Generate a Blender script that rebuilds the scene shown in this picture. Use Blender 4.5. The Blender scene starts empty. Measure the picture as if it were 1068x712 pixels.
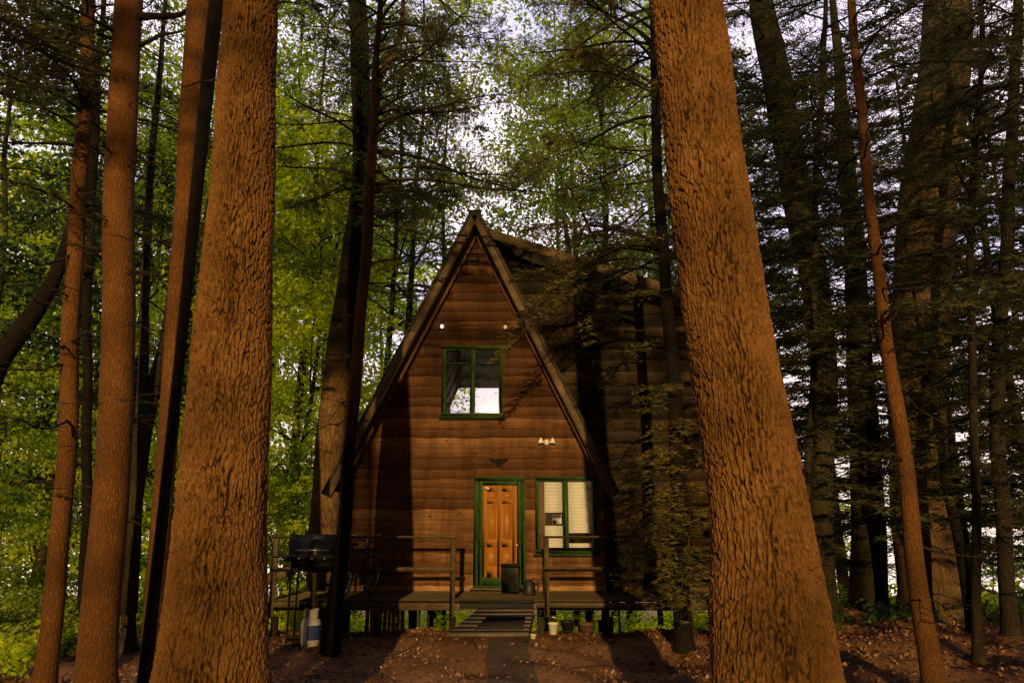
import bpy, math, random
import numpy as np
from mathutils import Vector
R = math.radians
rng = np.random.default_rng(7)
random.seed(7)
SC = bpy.context.scene
COL = SC.collection

# ------------------------------------------------------------------ camera model
PITCH = R(14.5); CH = 1.75; F = 771.0
cp, sp = math.cos(PITCH), math.sin(PITCH)
def at(px, py, Y):
    u = (px-534)/F; v = (356-py)/F
    dy = cp - sp*v; dz = sp + cp*v
    t = Y/dy
    return Vector((u*t, Y, CH + dz*t))
def mpp(py, Y):                       # metres per pixel there
    return Y/(cp - sp*(356-py)/F)/F

# ------------------------------------------------------------------ mesh builder
class MB:
    def __init__(s): s.v=[]; s.f=[]; s.n=0; s.a=[]
    def add(s, verts, faces, attr=None):
        verts = np.asarray(verts, dtype=np.float32).reshape(-1,3)
        faces = np.asarray(faces, dtype=np.int64)
        s.v.append(verts); s.f.append(faces + s.n); s.n += len(verts)
        s.a.append(np.zeros(len(verts),np.float32) if attr is None else np.asarray(attr,np.float32).ravel())
        return s
    def box(s, c, d, rot=None, bev=0.0, attr=None):
        c = Vector(c); x,y,z = [k/2 for k in d]
        b = min(bev, x*.9, y*.9, z*.9)
        if b <= 0:
            P = [(-x,-y,-z),(x,-y,-z),(x,y,-z),(-x,y,-z),(-x,-y,z),(x,-y,z),(x,y,z),(-x,y,z)]
            Fq = [(0,3,2,1),(4,5,6,7),(0,1,5,4),(1,2,6,5),(2,3,7,6),(3,0,4,7)]
        else:
            P=[]; idx={}
            for sx in (-1,1):
                for sy in (-1,1):
                    for sz in (-1,1):
                        for ax in range(3):
                            q=[sx*(x-b),sy*(y-b),sz*(z-b)]; q[ax]=(sx*x,sy*y,sz*z)[ax]
                            idx[(sx,sy,sz,ax)]=len(P); P.append(tuple(q))
            Fq=[]
            for ax in range(3):
                o=[k for k in range(3) if k!=ax]
                for sg in (-1,1):
                    r=[]
                    for a,b2 in ((-1,-1),(1,-1),(1,1),(-1,1)):
                        k=[0,0,0]; k[ax]=sg; k[o[0]]=a; k[o[1]]=b2
                        r.append(idx[(k[0],k[1],k[2],ax)])
                    Fq.append(r)
            for ax in range(3):       # edges along axis ax
                o=[k for k in range(3) if k!=ax]
                for a in (-1,1):
                    for b2 in (-1,1):
                        k0=[0,0,0]; k0[o[0]]=a; k0[o[1]]=b2; k1=list(k0); k0[ax]=-1; k1[ax]=1
                        Fq.append([idx[(*k0,o[0])],idx[(*k1,o[0])],idx[(*k1,o[1])],idx[(*k0,o[1])]])
            T=[]
            for sx in (-1,1):
                for sy in (-1,1):
                    for sz in (-1,1):
                        i=[idx[(sx,sy,sz,a)] for a in range(3)]; T.append([i[0],i[1],i[2],i[2]])
            Fq += T
        P = [Vector(p) for p in P]
        if rot is not None:
            from mathutils import Euler
            M = Euler(rot).to_matrix(); P = [M@p for p in P]
        P = [tuple(p+c) for p in P]
        return s.add(P, Fq, None if attr is None else [attr]*len(P))
    def tube(s, pts, rad, n=8, cap=True):
        v,f = tube(pts, rad, n, cap); return s.add(v,f)
    def bar(s, a, b, r, n=8): return s.tube([a,b],[r,r],n)
    def beam(s, a, b, w, h, up=(0,0,1)):
        a=Vector(a); b=Vector(b); d=(b-a).normalized(); sd=d.cross(Vector(up)).normalized(); u=sd.cross(d)
        P=[]
        for e in (a,b):
            for i,j in ((-1,-1),(1,-1),(1,1),(-1,1)): P.append(tuple(e+sd*i*w/2+u*j*h/2))
        return s.add(P,[(0,1,2,3),(7,6,5,4),(0,4,5,1),(1,5,6,2),(2,6,7,3),(3,7,4,0)])
    def lathe(s, prof, c=(0,0,0), n=24):
        c=Vector(c); P=[]; Fq=[]
        for r,z in prof:
            for k in range(n):
                a=2*math.pi*k/n; P.append((c.x+r*math.cos(a),c.y+r*math.sin(a),c.z+z))
        for i in range(len(prof)-1):
            for k in range(n): Fq.append((i*n+k,i*n+(k+1)%n,(i+1)*n+(k+1)%n,(i+1)*n+k))
        return s.add(P,Fq)
    def build(s, name, mat, parent=None, smooth=False, loc=None):
        V=np.concatenate(s.v); Q=np.concatenate(s.f).astype(np.int32); A=np.concatenate(s.a)
        if loc is not None: V = V - np.asarray(loc,dtype=np.float32)
        tri = Q[:,2]==Q[:,3]
        tot = np.where(tri,3,4).astype(np.int32)
        st = np.concatenate(([0],np.cumsum(tot)[:-1])).astype(np.int32)
        if tri.any():
            m = np.ones(Q.shape,bool); m[tri,3]=False; L=Q[m]
        else: L=Q.ravel()
        me=bpy.data.meshes.new(name)
        me.vertices.add(len(V)); me.vertices.foreach_set('co',V.ravel())
        me.loops.add(len(L)); me.loops.foreach_set('vertex_index',L)
        me.polygons.add(len(tot)); me.polygons.foreach_set('loop_start',st); me.polygons.foreach_set('loop_total',tot)
        if smooth: me.polygons.foreach_set('use_smooth',np.ones(len(tot),bool))
        if A.any():
            at_=me.attributes.new('tone','FLOAT','POINT'); at_.data.foreach_set('value',A)
        me.update(calc_edges=True)
        me.materials.append(mat)
        o=bpy.data.objects.new(name,me); COL.objects.link(o)
        if parent is not None:
            o.parent=parent
            if loc is None: o.location = -Vector(parent.location)   # geometry given in world coordinates
            else: o.location=(0,0,0)
        elif loc is not None: o.location=loc
        return o

def tube(pts, rad, n=8, cap=True):
    pts=np.asarray([tuple(p) for p in pts],float); m=len(pts); rad=np.asarray(rad,float)
    T=np.gradient(pts,axis=0); T/= (np.linalg.norm(T,axis=1)[:,None]+1e-9)
    a=np.array([1,0,0]) if abs(T[0][0])<.8 else np.array([0,1,0])
    N=np.zeros_like(pts); B=np.zeros_like(pts)
    for i in range(m):
        nn=a-T[i]*np.dot(a,T[i]); nn/=np.linalg.norm(nn)+1e-9; N[i]=nn; B[i]=np.cross(T[i],nn); a=nn
    ang=np.linspace(0,2*np.pi,n,endpoint=False)
    V=(pts[:,None,:]+rad[:,None,None]*(np.cos(ang)[None,:,None]*N[:,None,:]+np.sin(ang)[None,:,None]*B[:,None,:])).reshape(-1,3)
    i=np.arange(m-1)[:,None]*n; k=np.arange(n)[None,:]; k2=(k+1)%n
    Q=np.stack([i+k,i+k2,i+n+k2,i+n+k],-1).reshape(-1,4)
    if cap:
        V=np.concatenate([V,pts[:1],pts[-1:]]); c0=m*n; c1=c0+1
        kk=np.arange(n); k3=(kk+1)%n
        Q=np.concatenate([Q,np.stack([k3,kk,np.full(n,c0),np.full(n,c0)],-1),np.stack([(m-1)*n+kk,(m-1)*n+k3,np.full(n,c1),np.full(n,c1)],-1)])
    return V,Q

def tag(o,label=None,cat=None,group=None,kind=None):
    if label: o['label']=label
    if cat: o['category']=cat
    if group: o['group']=group
    if kind: o['kind']=kind
    return o
def thing(name,label,cat,loc,group=None):
    o=bpy.data.objects.new(name,None); COL.objects.link(o); o.location=loc; o.empty_display_size=.2
    return tag(o,label,cat,group)
def dup(root,loc,rz,sc,label,group):
    r=root.copy(); COL.objects.link(r); r.location=loc; r.rotation_euler=(0,0,rz); r.scale=(sc,)*3
    r['label']=label; r['group']=group
    for ch in list(root.children):
        c=ch.copy(); COL.objects.link(c); c.parent=r
        for g in ch.children:
            d=g.copy(); COL.objects.link(d); d.parent=c
    return r

# ------------------------------------------------------------------ materials
def mat(name):
    m=bpy.data.materials.new(name); m.use_nodes=True; nt=m.node_tree; nt.nodes.clear()
    out=nt.nodes.new('ShaderNodeOutputMaterial'); return m,nt,out
def N(nt,t,**kw):
    n=nt.nodes.new(t)
    for k,v in kw.items():
        if k.startswith('i_'): n.inputs[k[2:].replace('_',' ')].default_value=v
        else: setattr(n,k,v)
    return n
def ramp(nt,stops):
    r=nt.nodes.new('ShaderNodeValToRGB'); e=r.color_ramp.elements
    e[0].position=stops[0][0]; e[0].color=(*stops[0][1],1); e[1].position=stops[-1][0]; e[1].color=(*stops[-1][1],1)
    for p,c in stops[1:-1]:
        k=e.new(p); k.color=(*c,1)
    return r
def leafmat(name,cols,trans=.45,rough=.6):
    m,nt,out=mat(name); L=nt.links
    g=N(nt,'ShaderNodeNewGeometry'); 
    tc=N(nt,'ShaderNodeTexCoord'); no=N(nt,'ShaderNodeTexNoise',i_Scale=.9,i_Detail=3.0)
    L.new(g.outputs['Position'],no.inputs['Vector'])
    mx=N(nt,'ShaderNodeMath',operation='MULTIPLY_ADD'); mx.inputs[1].default_value=.55
    L.new(g.outputs['Random Per Island'],mx.inputs[0])
    m2=N(nt,'ShaderNodeMath',operation='MULTIPLY_ADD'); m2.inputs[1].default_value=1.3; m2.inputs[2].default_value=-.42
    L.new(no.outputs['Fac'],m2.inputs[0]); L.new(m2.outputs[0],mx.inputs[2])
    r=ramp(nt,[(i/(len(cols)-1),c) for i,c in enumerate(cols)])
    L.new(mx.outputs[0],r.inputs[0])
    d=N(nt,'ShaderNodeBsdfPrincipled'); d.inputs['Roughness'].default_value=rough; d.inputs['Specular IOR Level'].default_value=.25
    t=N(nt,'ShaderNodeBsdfTranslucent')
    hs=N(nt,'ShaderNodeHueSaturation'); hs.inputs['Value'].default_value=1.75; hs.inputs['Saturation'].default_value=1.1
    L.new(r.outputs[0],hs.inputs['Color']); L.new(hs.outputs[0],t.inputs[0]); L.new(r.outputs[0],d.inputs['Base Color'])
    ms=N(nt,'ShaderNodeMixShader'); ms.inputs[0].default_value=trans
    L.new(d.outputs[0],ms.inputs[1]); L.new(t.outputs[0],ms.inputs[2]); L.new(ms.outputs[0],out.inputs[0])
    return m
def noisemat(name,cols,scale=(8,8,8),rough=.85,bump=.3,bscale=None,detail=6,metal=0,island=0,dist=.02,spec=.3):
    m,nt,out=mat(name); L=nt.links
    tc=N(nt,'ShaderNodeTexCoord'); mp=N(nt,'ShaderNodeMapping'); mp.inputs['Scale'].default_value=scale
    L.new(tc.outputs['Object'],mp.inputs[0])
    no=N(nt,'ShaderNodeTexNoise',i_Scale=1.0,i_Detail=float(detail),i_Roughness=.65); L.new(mp.outputs[0],no.inputs['Vector'])
    r=ramp(nt,[(.25+.5*i/(len(cols)-1),c) for i,c in enumerate(cols)])
    if island:
        g=N(nt,'ShaderNodeNewGeometry'); ma=N(nt,'ShaderNodeMath',operation='MULTIPLY_ADD'); ma.inputs[1].default_value=island
        sb=N(nt,'ShaderNodeMath',operation='SUBTRACT'); sb.inputs[1].default_value=island/2
        L.new(g.outputs['Random Per Island'],ma.inputs[0]); L.new(no.outputs['Fac'],ma.inputs[2]); L.new(ma.outputs[0],sb.inputs[0]); L.new(sb.outputs[0],r.inputs[0])
    else: L.new(no.outputs['Fac'],r.inputs[0])
    b=N(nt,'ShaderNodeBsdfPrincipled'); b.inputs['Roughness'].default_value=rough; b.inputs['Metallic'].default_value=metal; b.inputs['Specular IOR Level'].default_value=spec
    L.new(r.outputs[0],b.inputs['Base Color'])
    if bump:
        bp=N(nt,'ShaderNodeBump'); bp.inputs['Strength'].default_value=bump; bp.inputs['Distance'].default_value=dist
        L.new(no.outputs['Fac'],bp.inputs['Height']); L.new(bp.outputs[0],b.inputs['Normal'])
    L.new(b.outputs[0],out.inputs[0]); return m
def barkmat(name,dark,mid,light,vs=(13,13,3.0),tone=False,moss=None):
    m,nt,out=mat(name); L=nt.links
    tc=N(nt,'ShaderNodeTexCoord')
    wn=N(nt,'ShaderNodeTexNoise',i_Scale=3.0,i_Detail=3.0); L.new(tc.outputs['Object'],wn.inputs['Vector'])
    mxv=N(nt,'ShaderNodeVectorMath',operation='MULTIPLY_ADD'); mxv.inputs[1].default_value=(.12,.12,.30)
    L.new(wn.outputs['Color'],mxv.inputs[0]); L.new(tc.outputs['Object'],mxv.inputs[2])
    mp=N(nt,'ShaderNodeMapping'); mp.inputs['Scale'].default_value=vs; L.new(mxv.outputs[0],mp.inputs[0])
    fn=N(nt,'ShaderNodeTexNoise',i_Scale=3.0,i_Detail=8.0,i_Roughness=.72); L.new(mp.outputs[0],fn.inputs['Vector'])
    big=N(nt,'ShaderNodeTexNoise',i_Scale=1.1,i_Detail=3.0); L.new(tc.outputs['Object'],big.inputs['Vector'])
    if tone:
        at_=N(nt,'ShaderNodeAttribute',attribute_name='tone'); crack=at_.outputs['Fac']
    else:
        vo=N(nt,'ShaderNodeTexVoronoi',feature='DISTANCE_TO_EDGE',i_Scale=1.0); L.new(mp.outputs[0],vo.inputs['Vector'])
        mr=N(nt,'ShaderNodeMapRange'); mr.inputs['From Max'].default_value=.16; mr.inputs['To Min'].default_value=.5; L.new(vo.outputs['Distance'],mr.inputs['Value']); crack=mr.outputs[0]
    r=ramp(nt,[(.36,tuple(k*.42 for k in mid)),(.5,mid),(.64,light)]); 
    ad=N(nt,'ShaderNodeMath',operation='MULTIPLY_ADD'); ad.inputs[1].default_value=.6
    sb=N(nt,'ShaderNodeMath',operation='MULTIPLY_ADD'); sb.inputs[1].default_value=.5; sb.inputs[2].default_value=-.05
    L.new(big.outputs['Fac'],sb.inputs[0]); L.new(fn.outputs['Fac'],ad.inputs[0]); L.new(sb.outputs[0],ad.inputs[2]); L.new(ad.outputs[0],r.inputs[0])
    mx=N(nt,'ShaderNodeMix',data_type='RGBA'); L.new(crack,mx.inputs[0]); mx.inputs[6].default_value=(*dark,1); L.new(r.outputs[0],mx.inputs[7])
    col=mx.outputs[2]
    if moss:
        mm=N(nt,'ShaderNodeMapRange'); mm.inputs['From Min'].default_value=.52; mm.inputs['From Max'].default_value=.7; mm.inputs['To Max'].default_value=.6
        L.new(big.outputs['Fac'],mm.inputs['Value']); m3=N(nt,'ShaderNodeMix',data_type='RGBA'); L.new(mm.outputs[0],m3.inputs[0]); L.new(col,m3.inputs[6]); m3.inputs[7].default_value=(*moss,1); col=m3.outputs[2]
    b=N(nt,'ShaderNodeBsdfPrincipled'); b.inputs['Roughness'].default_value=.92; b.inputs['Specular IOR Level'].default_value=.15
    L.new(col,b.inputs['Base Color'])
    h=N(nt,'ShaderNodeMath',operation='MULTIPLY_ADD'); h.inputs[1].default_value=.5; L.new(fn.outputs['Fac'],h.inputs[0]); L.new(crack,h.inputs[2])
    bp=N(nt,'ShaderNodeBump'); bp.inputs['Strength'].default_value=.7; bp.inputs['Distance'].default_value=.014 if not tone else .014
    L.new(h.outputs[0],bp.inputs['Height']); L.new(bp.outputs[0],b.inputs['Normal'])
    L.new(b.outputs[0],out.inputs[0]); return m

M={}
def paint_shade(m,z0,z1,lo=1,hi_=.1):  # multiplies shade into the bark colour, graded by height
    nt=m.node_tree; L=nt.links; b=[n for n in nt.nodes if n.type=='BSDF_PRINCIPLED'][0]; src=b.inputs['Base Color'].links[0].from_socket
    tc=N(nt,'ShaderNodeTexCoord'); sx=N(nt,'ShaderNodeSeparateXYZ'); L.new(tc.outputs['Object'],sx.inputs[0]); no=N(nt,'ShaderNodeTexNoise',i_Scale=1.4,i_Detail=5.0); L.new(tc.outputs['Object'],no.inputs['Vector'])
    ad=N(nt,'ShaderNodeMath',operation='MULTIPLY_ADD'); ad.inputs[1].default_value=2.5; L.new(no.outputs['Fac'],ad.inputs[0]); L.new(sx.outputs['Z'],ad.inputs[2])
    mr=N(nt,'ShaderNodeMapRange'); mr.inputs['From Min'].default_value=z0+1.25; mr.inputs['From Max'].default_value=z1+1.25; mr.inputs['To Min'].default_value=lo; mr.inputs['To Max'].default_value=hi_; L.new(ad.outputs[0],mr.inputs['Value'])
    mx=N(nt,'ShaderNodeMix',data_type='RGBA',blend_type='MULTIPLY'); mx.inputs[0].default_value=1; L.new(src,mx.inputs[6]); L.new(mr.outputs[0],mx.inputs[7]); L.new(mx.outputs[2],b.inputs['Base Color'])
M['bark_big']=barkmat('furrowed_pine_bark',(.013,.006,.003),(.13,.062,.018),(.26,.13,.042),vs=(26,26,10),tone=True)
M['bark_red']=barkmat('reddish_bark',(.03,.014,.005),(.10,.043,.013),(.18,.082,.026),vs=(34,34,9))
M['bark_brown']=barkmat('brown_bark',(.012,.008,.005),(.09,.055,.03),(.17,.11,.06),vs=(14,14,3),moss=(.07,.075,.03))
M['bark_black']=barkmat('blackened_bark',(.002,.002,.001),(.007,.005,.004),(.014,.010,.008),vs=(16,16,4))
M['bark_top_shade']=barkmat('tan_bark_painted_top_shade',(.01,.006,.003),(.10,.058,.026),(.20,.12,.055),vs=(14,14,3))
M['bark_foot_shade']=barkmat('reddish_bark_painted_foot_shade',(.03,.014,.005),(.11,.05,.018),(.19,.095,.03),vs=(34,34,9))
paint_shade(M['bark_foot_shade'],3.0,4.6,.04,1)  # big pine's shadow painted into the colour of the trunk foot
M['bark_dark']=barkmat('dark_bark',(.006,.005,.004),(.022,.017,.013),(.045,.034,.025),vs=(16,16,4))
def streaks(m):          # rain streaks and grime in broad soft patches
    nt=m.node_tree; L=nt.links; b=[n for n in nt.nodes if n.type=='BSDF_PRINCIPLED'][0]; src=b.inputs['Base Color'].links[0].from_socket
    tc=N(nt,'ShaderNodeTexCoord'); mp=N(nt,'ShaderNodeMapping'); mp.inputs['Scale'].default_value=(3.5,1,.5); L.new(tc.outputs['Object'],mp.inputs[0])
    no=N(nt,'ShaderNodeTexNoise',i_Scale=1.6,i_Detail=6.0,i_Roughness=.7); L.new(mp.outputs[0],no.inputs['Vector'])
    mr=N(nt,'ShaderNodeMapRange'); mr.inputs['From Min'].default_value=.36; mr.inputs['From Max'].default_value=.6; mr.inputs['To Min'].default_value=.6; L.new(no.outputs['Fac'],mr.inputs['Value'])
    mx=N(nt,'ShaderNodeMix',data_type='RGBA',blend_type='MULTIPLY'); mx.inputs[0].default_value=1; L.new(src,mx.inputs[6]); L.new(mr.outputs[0],mx.inputs[7]); L.new(mx.outputs[2],b.inputs['Base Color'])
paint_shade(M['bark_top_shade'],5.0,6.2)  # shade painted into the colour of the upper trunk
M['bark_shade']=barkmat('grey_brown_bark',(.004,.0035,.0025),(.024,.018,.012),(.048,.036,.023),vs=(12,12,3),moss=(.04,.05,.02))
M['twig']=noisemat('twig_bark',[(.03,.022,.016),(.09,.06,.04)],(20,20,20),bump=0)
M['lime']=leafmat('yellow_green_leaves',[(.135,.205,.022),(.305,.41,.034),(.49,.57,.05),(.69,.62,.08)],.62)
M['green']=leafmat('green_leaves',[(.06,.11,.02),(.14,.23,.034),(.28,.38,.055),(.46,.48,.085)],.6)
M['sage']=leafmat('grey_green_leaves',[(.05,.08,.02),(.11,.16,.035),(.2,.26,.06),(.34,.36,.10)],.55)
M['deep']=leafmat('deep_green_leaves',[(.015,.035,.012),(.03,.06,.02),(.05,.10,.025),(.10,.15,.035)],.4)
M['pine']=leafmat('pine_needles',[(.03,.045,.014),(.055,.075,.02),(.09,.11,.03),(.14,.15,.04)],.3)
M['hemlock']=leafmat('hemlock_needles',[(.022,.034,.010),(.045,.058,.016),(.08,.092,.025),(.15,.13,.035)],.3)
M['olive']=leafmat('olive_needles',[(.04,.05,.014),(.08,.09,.022),(.17,.14,.03),(.32,.22,.05)],.3)
M['rust']=leafmat('rusty_dead_leaves',[(.16,.06,.015),(.3,.12,.03),(.4,.2,.05)],.4)
M['litter']=leafmat('fallen_leaves',[(.05,.024,.013),(.14,.065,.032),(.30,.15,.075),(.65,.44,.27)],.15)

# siding: per-board tone, grain, knots
def sidingmat(name,dark,mid,light,grey=None):
    m,nt,out=mat(name); L=nt.links
    tc=N(nt,'ShaderNodeTexCoord'); mp=N(nt,'ShaderNodeMapping'); mp.inputs['Scale'].default_value=(1.4,4,26); L.new(tc.outputs['Object'],mp.inputs[0])
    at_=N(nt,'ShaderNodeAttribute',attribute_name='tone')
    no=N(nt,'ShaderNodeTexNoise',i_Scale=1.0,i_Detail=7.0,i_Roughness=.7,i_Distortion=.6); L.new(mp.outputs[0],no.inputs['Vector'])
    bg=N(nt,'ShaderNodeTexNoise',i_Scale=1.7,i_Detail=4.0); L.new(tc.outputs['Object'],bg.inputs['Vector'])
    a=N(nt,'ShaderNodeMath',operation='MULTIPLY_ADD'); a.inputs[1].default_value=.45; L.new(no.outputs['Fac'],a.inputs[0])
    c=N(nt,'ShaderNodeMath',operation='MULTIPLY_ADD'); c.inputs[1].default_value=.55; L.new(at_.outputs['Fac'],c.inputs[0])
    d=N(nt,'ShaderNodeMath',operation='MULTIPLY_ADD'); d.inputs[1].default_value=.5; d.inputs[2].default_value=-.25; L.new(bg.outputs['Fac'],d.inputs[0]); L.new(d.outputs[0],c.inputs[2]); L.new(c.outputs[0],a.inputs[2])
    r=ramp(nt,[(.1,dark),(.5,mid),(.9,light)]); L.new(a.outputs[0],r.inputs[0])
    vo=N(nt,'ShaderNodeTexVoronoi',i_Scale=1.0); mp2=N(nt,'ShaderNodeMapping'); mp2.inputs['Scale'].default_value=(3,3,5); L.new(tc.outputs['Object'],mp2.inputs[0]); L.new(mp2.outputs[0],vo.inputs['Vector'])
    kr=N(nt,'ShaderNodeMapRange'); kr.inputs['From Min'].default_value=.05; kr.inputs['From Max'].default_value=.13; kr.inputs['To Min'].default_value=.3; L.new(vo.outputs['Distance'],kr.inputs['Value'])
    mx=N(nt,'ShaderNodeMix',data_type='RGBA',blend_type='MULTIPLY'); mx.inputs[0].default_value=1; L.new(r.outputs[0],mx.inputs[6]); L.new(kr.outputs[0],mx.inputs[7])
    b=N(nt,'ShaderNodeBsdfPrincipled'); b.inputs['Roughness'].default_value=.75; b.inputs['Specular IOR Level'].default_value=.2
    L.new(mx.outputs[2],b.inputs['Base Color'])
    bp=N(nt,'ShaderNodeBump'); bp.inputs['Strength'].default_value=.35; bp.inputs['Distance'].default_value=.01; L.new(no.outputs['Fac'],bp.inputs['Height']); L.new(bp.outputs[0],b.inputs['Normal'])
    L.new(b.outputs[0],out.inputs[0]); return m
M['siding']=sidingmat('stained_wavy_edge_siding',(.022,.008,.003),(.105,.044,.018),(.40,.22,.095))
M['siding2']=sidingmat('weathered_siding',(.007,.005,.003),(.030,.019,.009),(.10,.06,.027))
streaks(M['siding']); streaks(M['siding2'])
M['trim']=noisemat('rake_board_wood',[(.04,.028,.018),(.10,.07,.04),(.2,.145,.085)],(3,3,3),rough=.8,bump=.3)
M['deckwood']=noisemat('deck_wood',[(.03,.022,.012),(.075,.053,.028),(.13,.095,.05)],(6,20,6),rough=.85,bump=.3,island=.3)
M['grey_wood']=noisemat('grey_weathered_wood',[(.07,.055,.045),(.12,.098,.08),(.17,.14,.12)],(3,22,4),rough=.85,bump=.3,island=.08)
M['roof']=noisemat('dark_shingles',[(.012,.011,.010),(.035,.03,.027),(.06,.055,.045)],(14,6,6),rough=.95,bump=.5)
M['green_paint']=noisemat('green_paint',[(.010,.020,.006),(.024,.058,.013),(.045,.085,.022)],(14,14,5),rough=.45,bump=.08,spec=.4)
M['door']=noisemat('orange_pine_door',[(.20,.075,.012),(.28,.115,.018),(.36,.16,.03)],(22,10,1.6),rough=.5,bump=0)
M['inner']=noisemat('interior_pine',[(.07,.035,.02),(.15,.08,.04)],(2,2,14),rough=.8,bump=.1)
M['blind']=noisemat('white_blind_slats',[(.74,.74,.82),(.84,.84,.92)],(5,5,5),rough=.5,bump=0)
M['blackm']=noisemat('black_enamel',[(.008,.008,.009),(.02,.02,.021)],(12,12,12),rough=.35,bump=.04,spec=.5)
M['blackp']=noisemat('black_plastic',[(.008,.008,.008),(.018,.018,.017)],(9,9,9),rough=.5,bump=.05)
M['chrome']=noisemat('worn_chrome',[(.4,.4,.42),(.7,.7,.72)],(30,30,30),rough=.25,bump=0,metal=1)
M['rubber']=noisemat('rubber',[(.012,.012,.012),(.03,.028,.026)],(20,20,20),rough=.85,bump=.1)
M['white']=noisemat('white_painted_metal',[(.5,.47,.42),(.74,.72,.68)],(7,7,7),rough=.5,bump=.05)
M['blue']=noisemat('blue_label',[(.03,.05,.2),(.05,.09,.32)],(12,12,12),rough=.5,bump=0)
M['mat_dark']=noisemat('dark_mat',[(.012,.011,.012),(.03,.027,.03)],(40,40,40),rough=.95,bump=.5)
M['terra']=noisemat('dark_pot',[(.06,.035,.025),(.12,.07,.05)],(9,9,9),rough=.8,bump=.2)
M['redwood']=noisemat('red_stained_lattice',[(.12,.035,.02),(.24,.08,.04)],(9,9,3),rough=.8,bump=.2,island=.3)
def emis(name,c,s):
    m,nt,out=mat(name); e=N(nt,'ShaderNodeEmission'); no=N(nt,'ShaderNodeTexNoise',i_Scale=30.0); r=ramp(nt,[(.3,tuple(k*.9 for k in c)),(.7,c)]); nt.links.new(no.outputs['Fac'],r.inputs[0]); nt.links.new(r.outputs[0],e.inputs[0]); e.inputs[1].default_value=s; nt.links.new(e.outputs[0],out.inputs[0]); return m
M['bulb_lit']=emis('pink_bulb_glow',(1,.6,.62),2.2)
def glassmat():
    m,nt,out=mat('window_glass'); L=nt.links
    t=N(nt,'ShaderNodeBsdfTransparent'); t.inputs[0].default_value=(.86,.88,.86,1); g=N(nt,'ShaderNodeBsdfGlossy'); g.inputs['Roughness'].default_value=.03
    f=N(nt,'ShaderNodeFresnel'); no=N(nt,'ShaderNodeTexNoise',i_Scale=2.0); bp=N(nt,'ShaderNodeBump'); bp.inputs['Strength'].default_value=.03; L.new(no.outputs['Fac'],bp.inputs['Height']); L.new(bp.outputs[0],g.inputs['Normal'])
    ms=N(nt,'ShaderNodeMixShader'); L.new(f.outputs[0],ms.inputs[0]); L.new(t.outputs[0],ms.inputs[1]); L.new(g.outputs[0],ms.inputs[2]); L.new(ms.outputs[0],out.inputs[0]); return m
M['glass']=glassmat()
M['opal']=noisemat('opal_glass',[(.6,.56,.52),(.85,.8,.75)],(9,9,9),rough=.3,bump=0)
# ground
def groundmat(name,c1,c2,c3):
    m,nt,out=mat(name); L=nt.links
    tc=N(nt,'ShaderNodeTexCoord')
    n1=N(nt,'ShaderNodeTexNoise',i_Scale=.7,i_Detail=5.0); n2=N(nt,'ShaderNodeTexNoise',i_Scale=9.0,i_Detail=10.0,i_Roughness=.8); vo=N(nt,'ShaderNodeTexNoise',i_Scale=60.0,i_Detail=3.0)
    for n in (n1,n2,vo): L.new(tc.outputs['Object'],n.inputs['Vector'])
    a=N(nt,'ShaderNodeMath',operation='MULTIPLY_ADD'); a.inputs[1].default_value=.5; L.new(n1.outputs['Fac'],a.inputs[0])
    b_=N(nt,'ShaderNodeMath',operation='MULTIPLY'); b_.inputs[1].default_value=.5; L.new(n2.outputs['Fac'],b_.inputs[0]); L.new(b_.outputs[0],a.inputs[2])
    r=ramp(nt,[(.35,c1),(.5,c2),(.66,c3)]); L.new(a.outputs[0],r.inputs[0])
    b=N(nt,'ShaderNodeBsdfPrincipled'); b.inputs['Roughness'].default_value=.95; b.inputs['Specular IOR Level'].default_value=.1; L.new(r.outputs[0],b.inputs['Base Color'])
    h=N(nt,'ShaderNodeMath',operation='ADD'); L.new(n2.outputs['Fac'],h.inputs[0]); L.new(vo.outputs['Fac'],h.inputs[1])
    bp=N(nt,'ShaderNodeBump'); bp.inputs['Strength'].default_value=.7; bp.inputs['Distance'].default_value=.04; L.new(h.outputs[0],bp.inputs['Height']); L.new(bp.outputs[0],b.inputs['Normal'])
    L.new(b.outputs[0],out.inputs[0]); return m
M['soil']=groundmat('forest_soil',(.09,.045,.026),(.25,.13,.072),(.42,.23,.13))
M['shadow_strip']=groundmat('painted_shadow_soil',(.05,.038,.03),(.11,.082,.064),(.18,.135,.11))  # darkened soil colour standing in for a cast shadow

# ------------------------------------------------------------------ terrain
def sstep(a,b,x):   # also works with a > b
    t=np.clip((x-a)/(b-a),0,1); return t*t*(3-2*t)
def gz(x,y):
    x=np.asarray(x,float); y=np.asarray(y,float)
    edge=14.2+1.6*sstep(4,7,x)+1.2*sstep(-4,-7,x)-.5*sstep(5.5,4.2,np.abs(x))
    d=np.clip(y-edge,0,None)
    z=-.20*np.minimum(d,18)*sstep(0,1.5,d)-.085*np.clip(d-18,0,500)
    b=.05*np.sin(x*1.3+y*.7)+.04*np.sin(x*2.9-y*1.9+1)+.03*np.sin(x*5.1+y*4.3)
    z=z+.12*sstep(10.6,12.4,y)-.16*sstep(13.2,14.6,y)*sstep(5.5,4.2,np.abs(x))
    b=b+.18*sstep(3,8,np.abs(x))*(.5+.5*np.sin(x*.6+y*.35))
    return z+b*np.where(np.abs(y-14)<1.6,.5,1)
def gzf(x,y): return float(gz(x,y))
xs=np.unique(np.concatenate([np.linspace(-400,-30,12),np.linspace(-30,-12,20),np.linspace(-12,12,160),np.linspace(12,30,20),np.linspace(30,400,12)]))
ys=np.unique(np.concatenate([np.linspace(-60,0,14),np.linspace(0,18,130),np.linspace(18,45,40),np.linspace(45,600,16)]))
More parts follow.
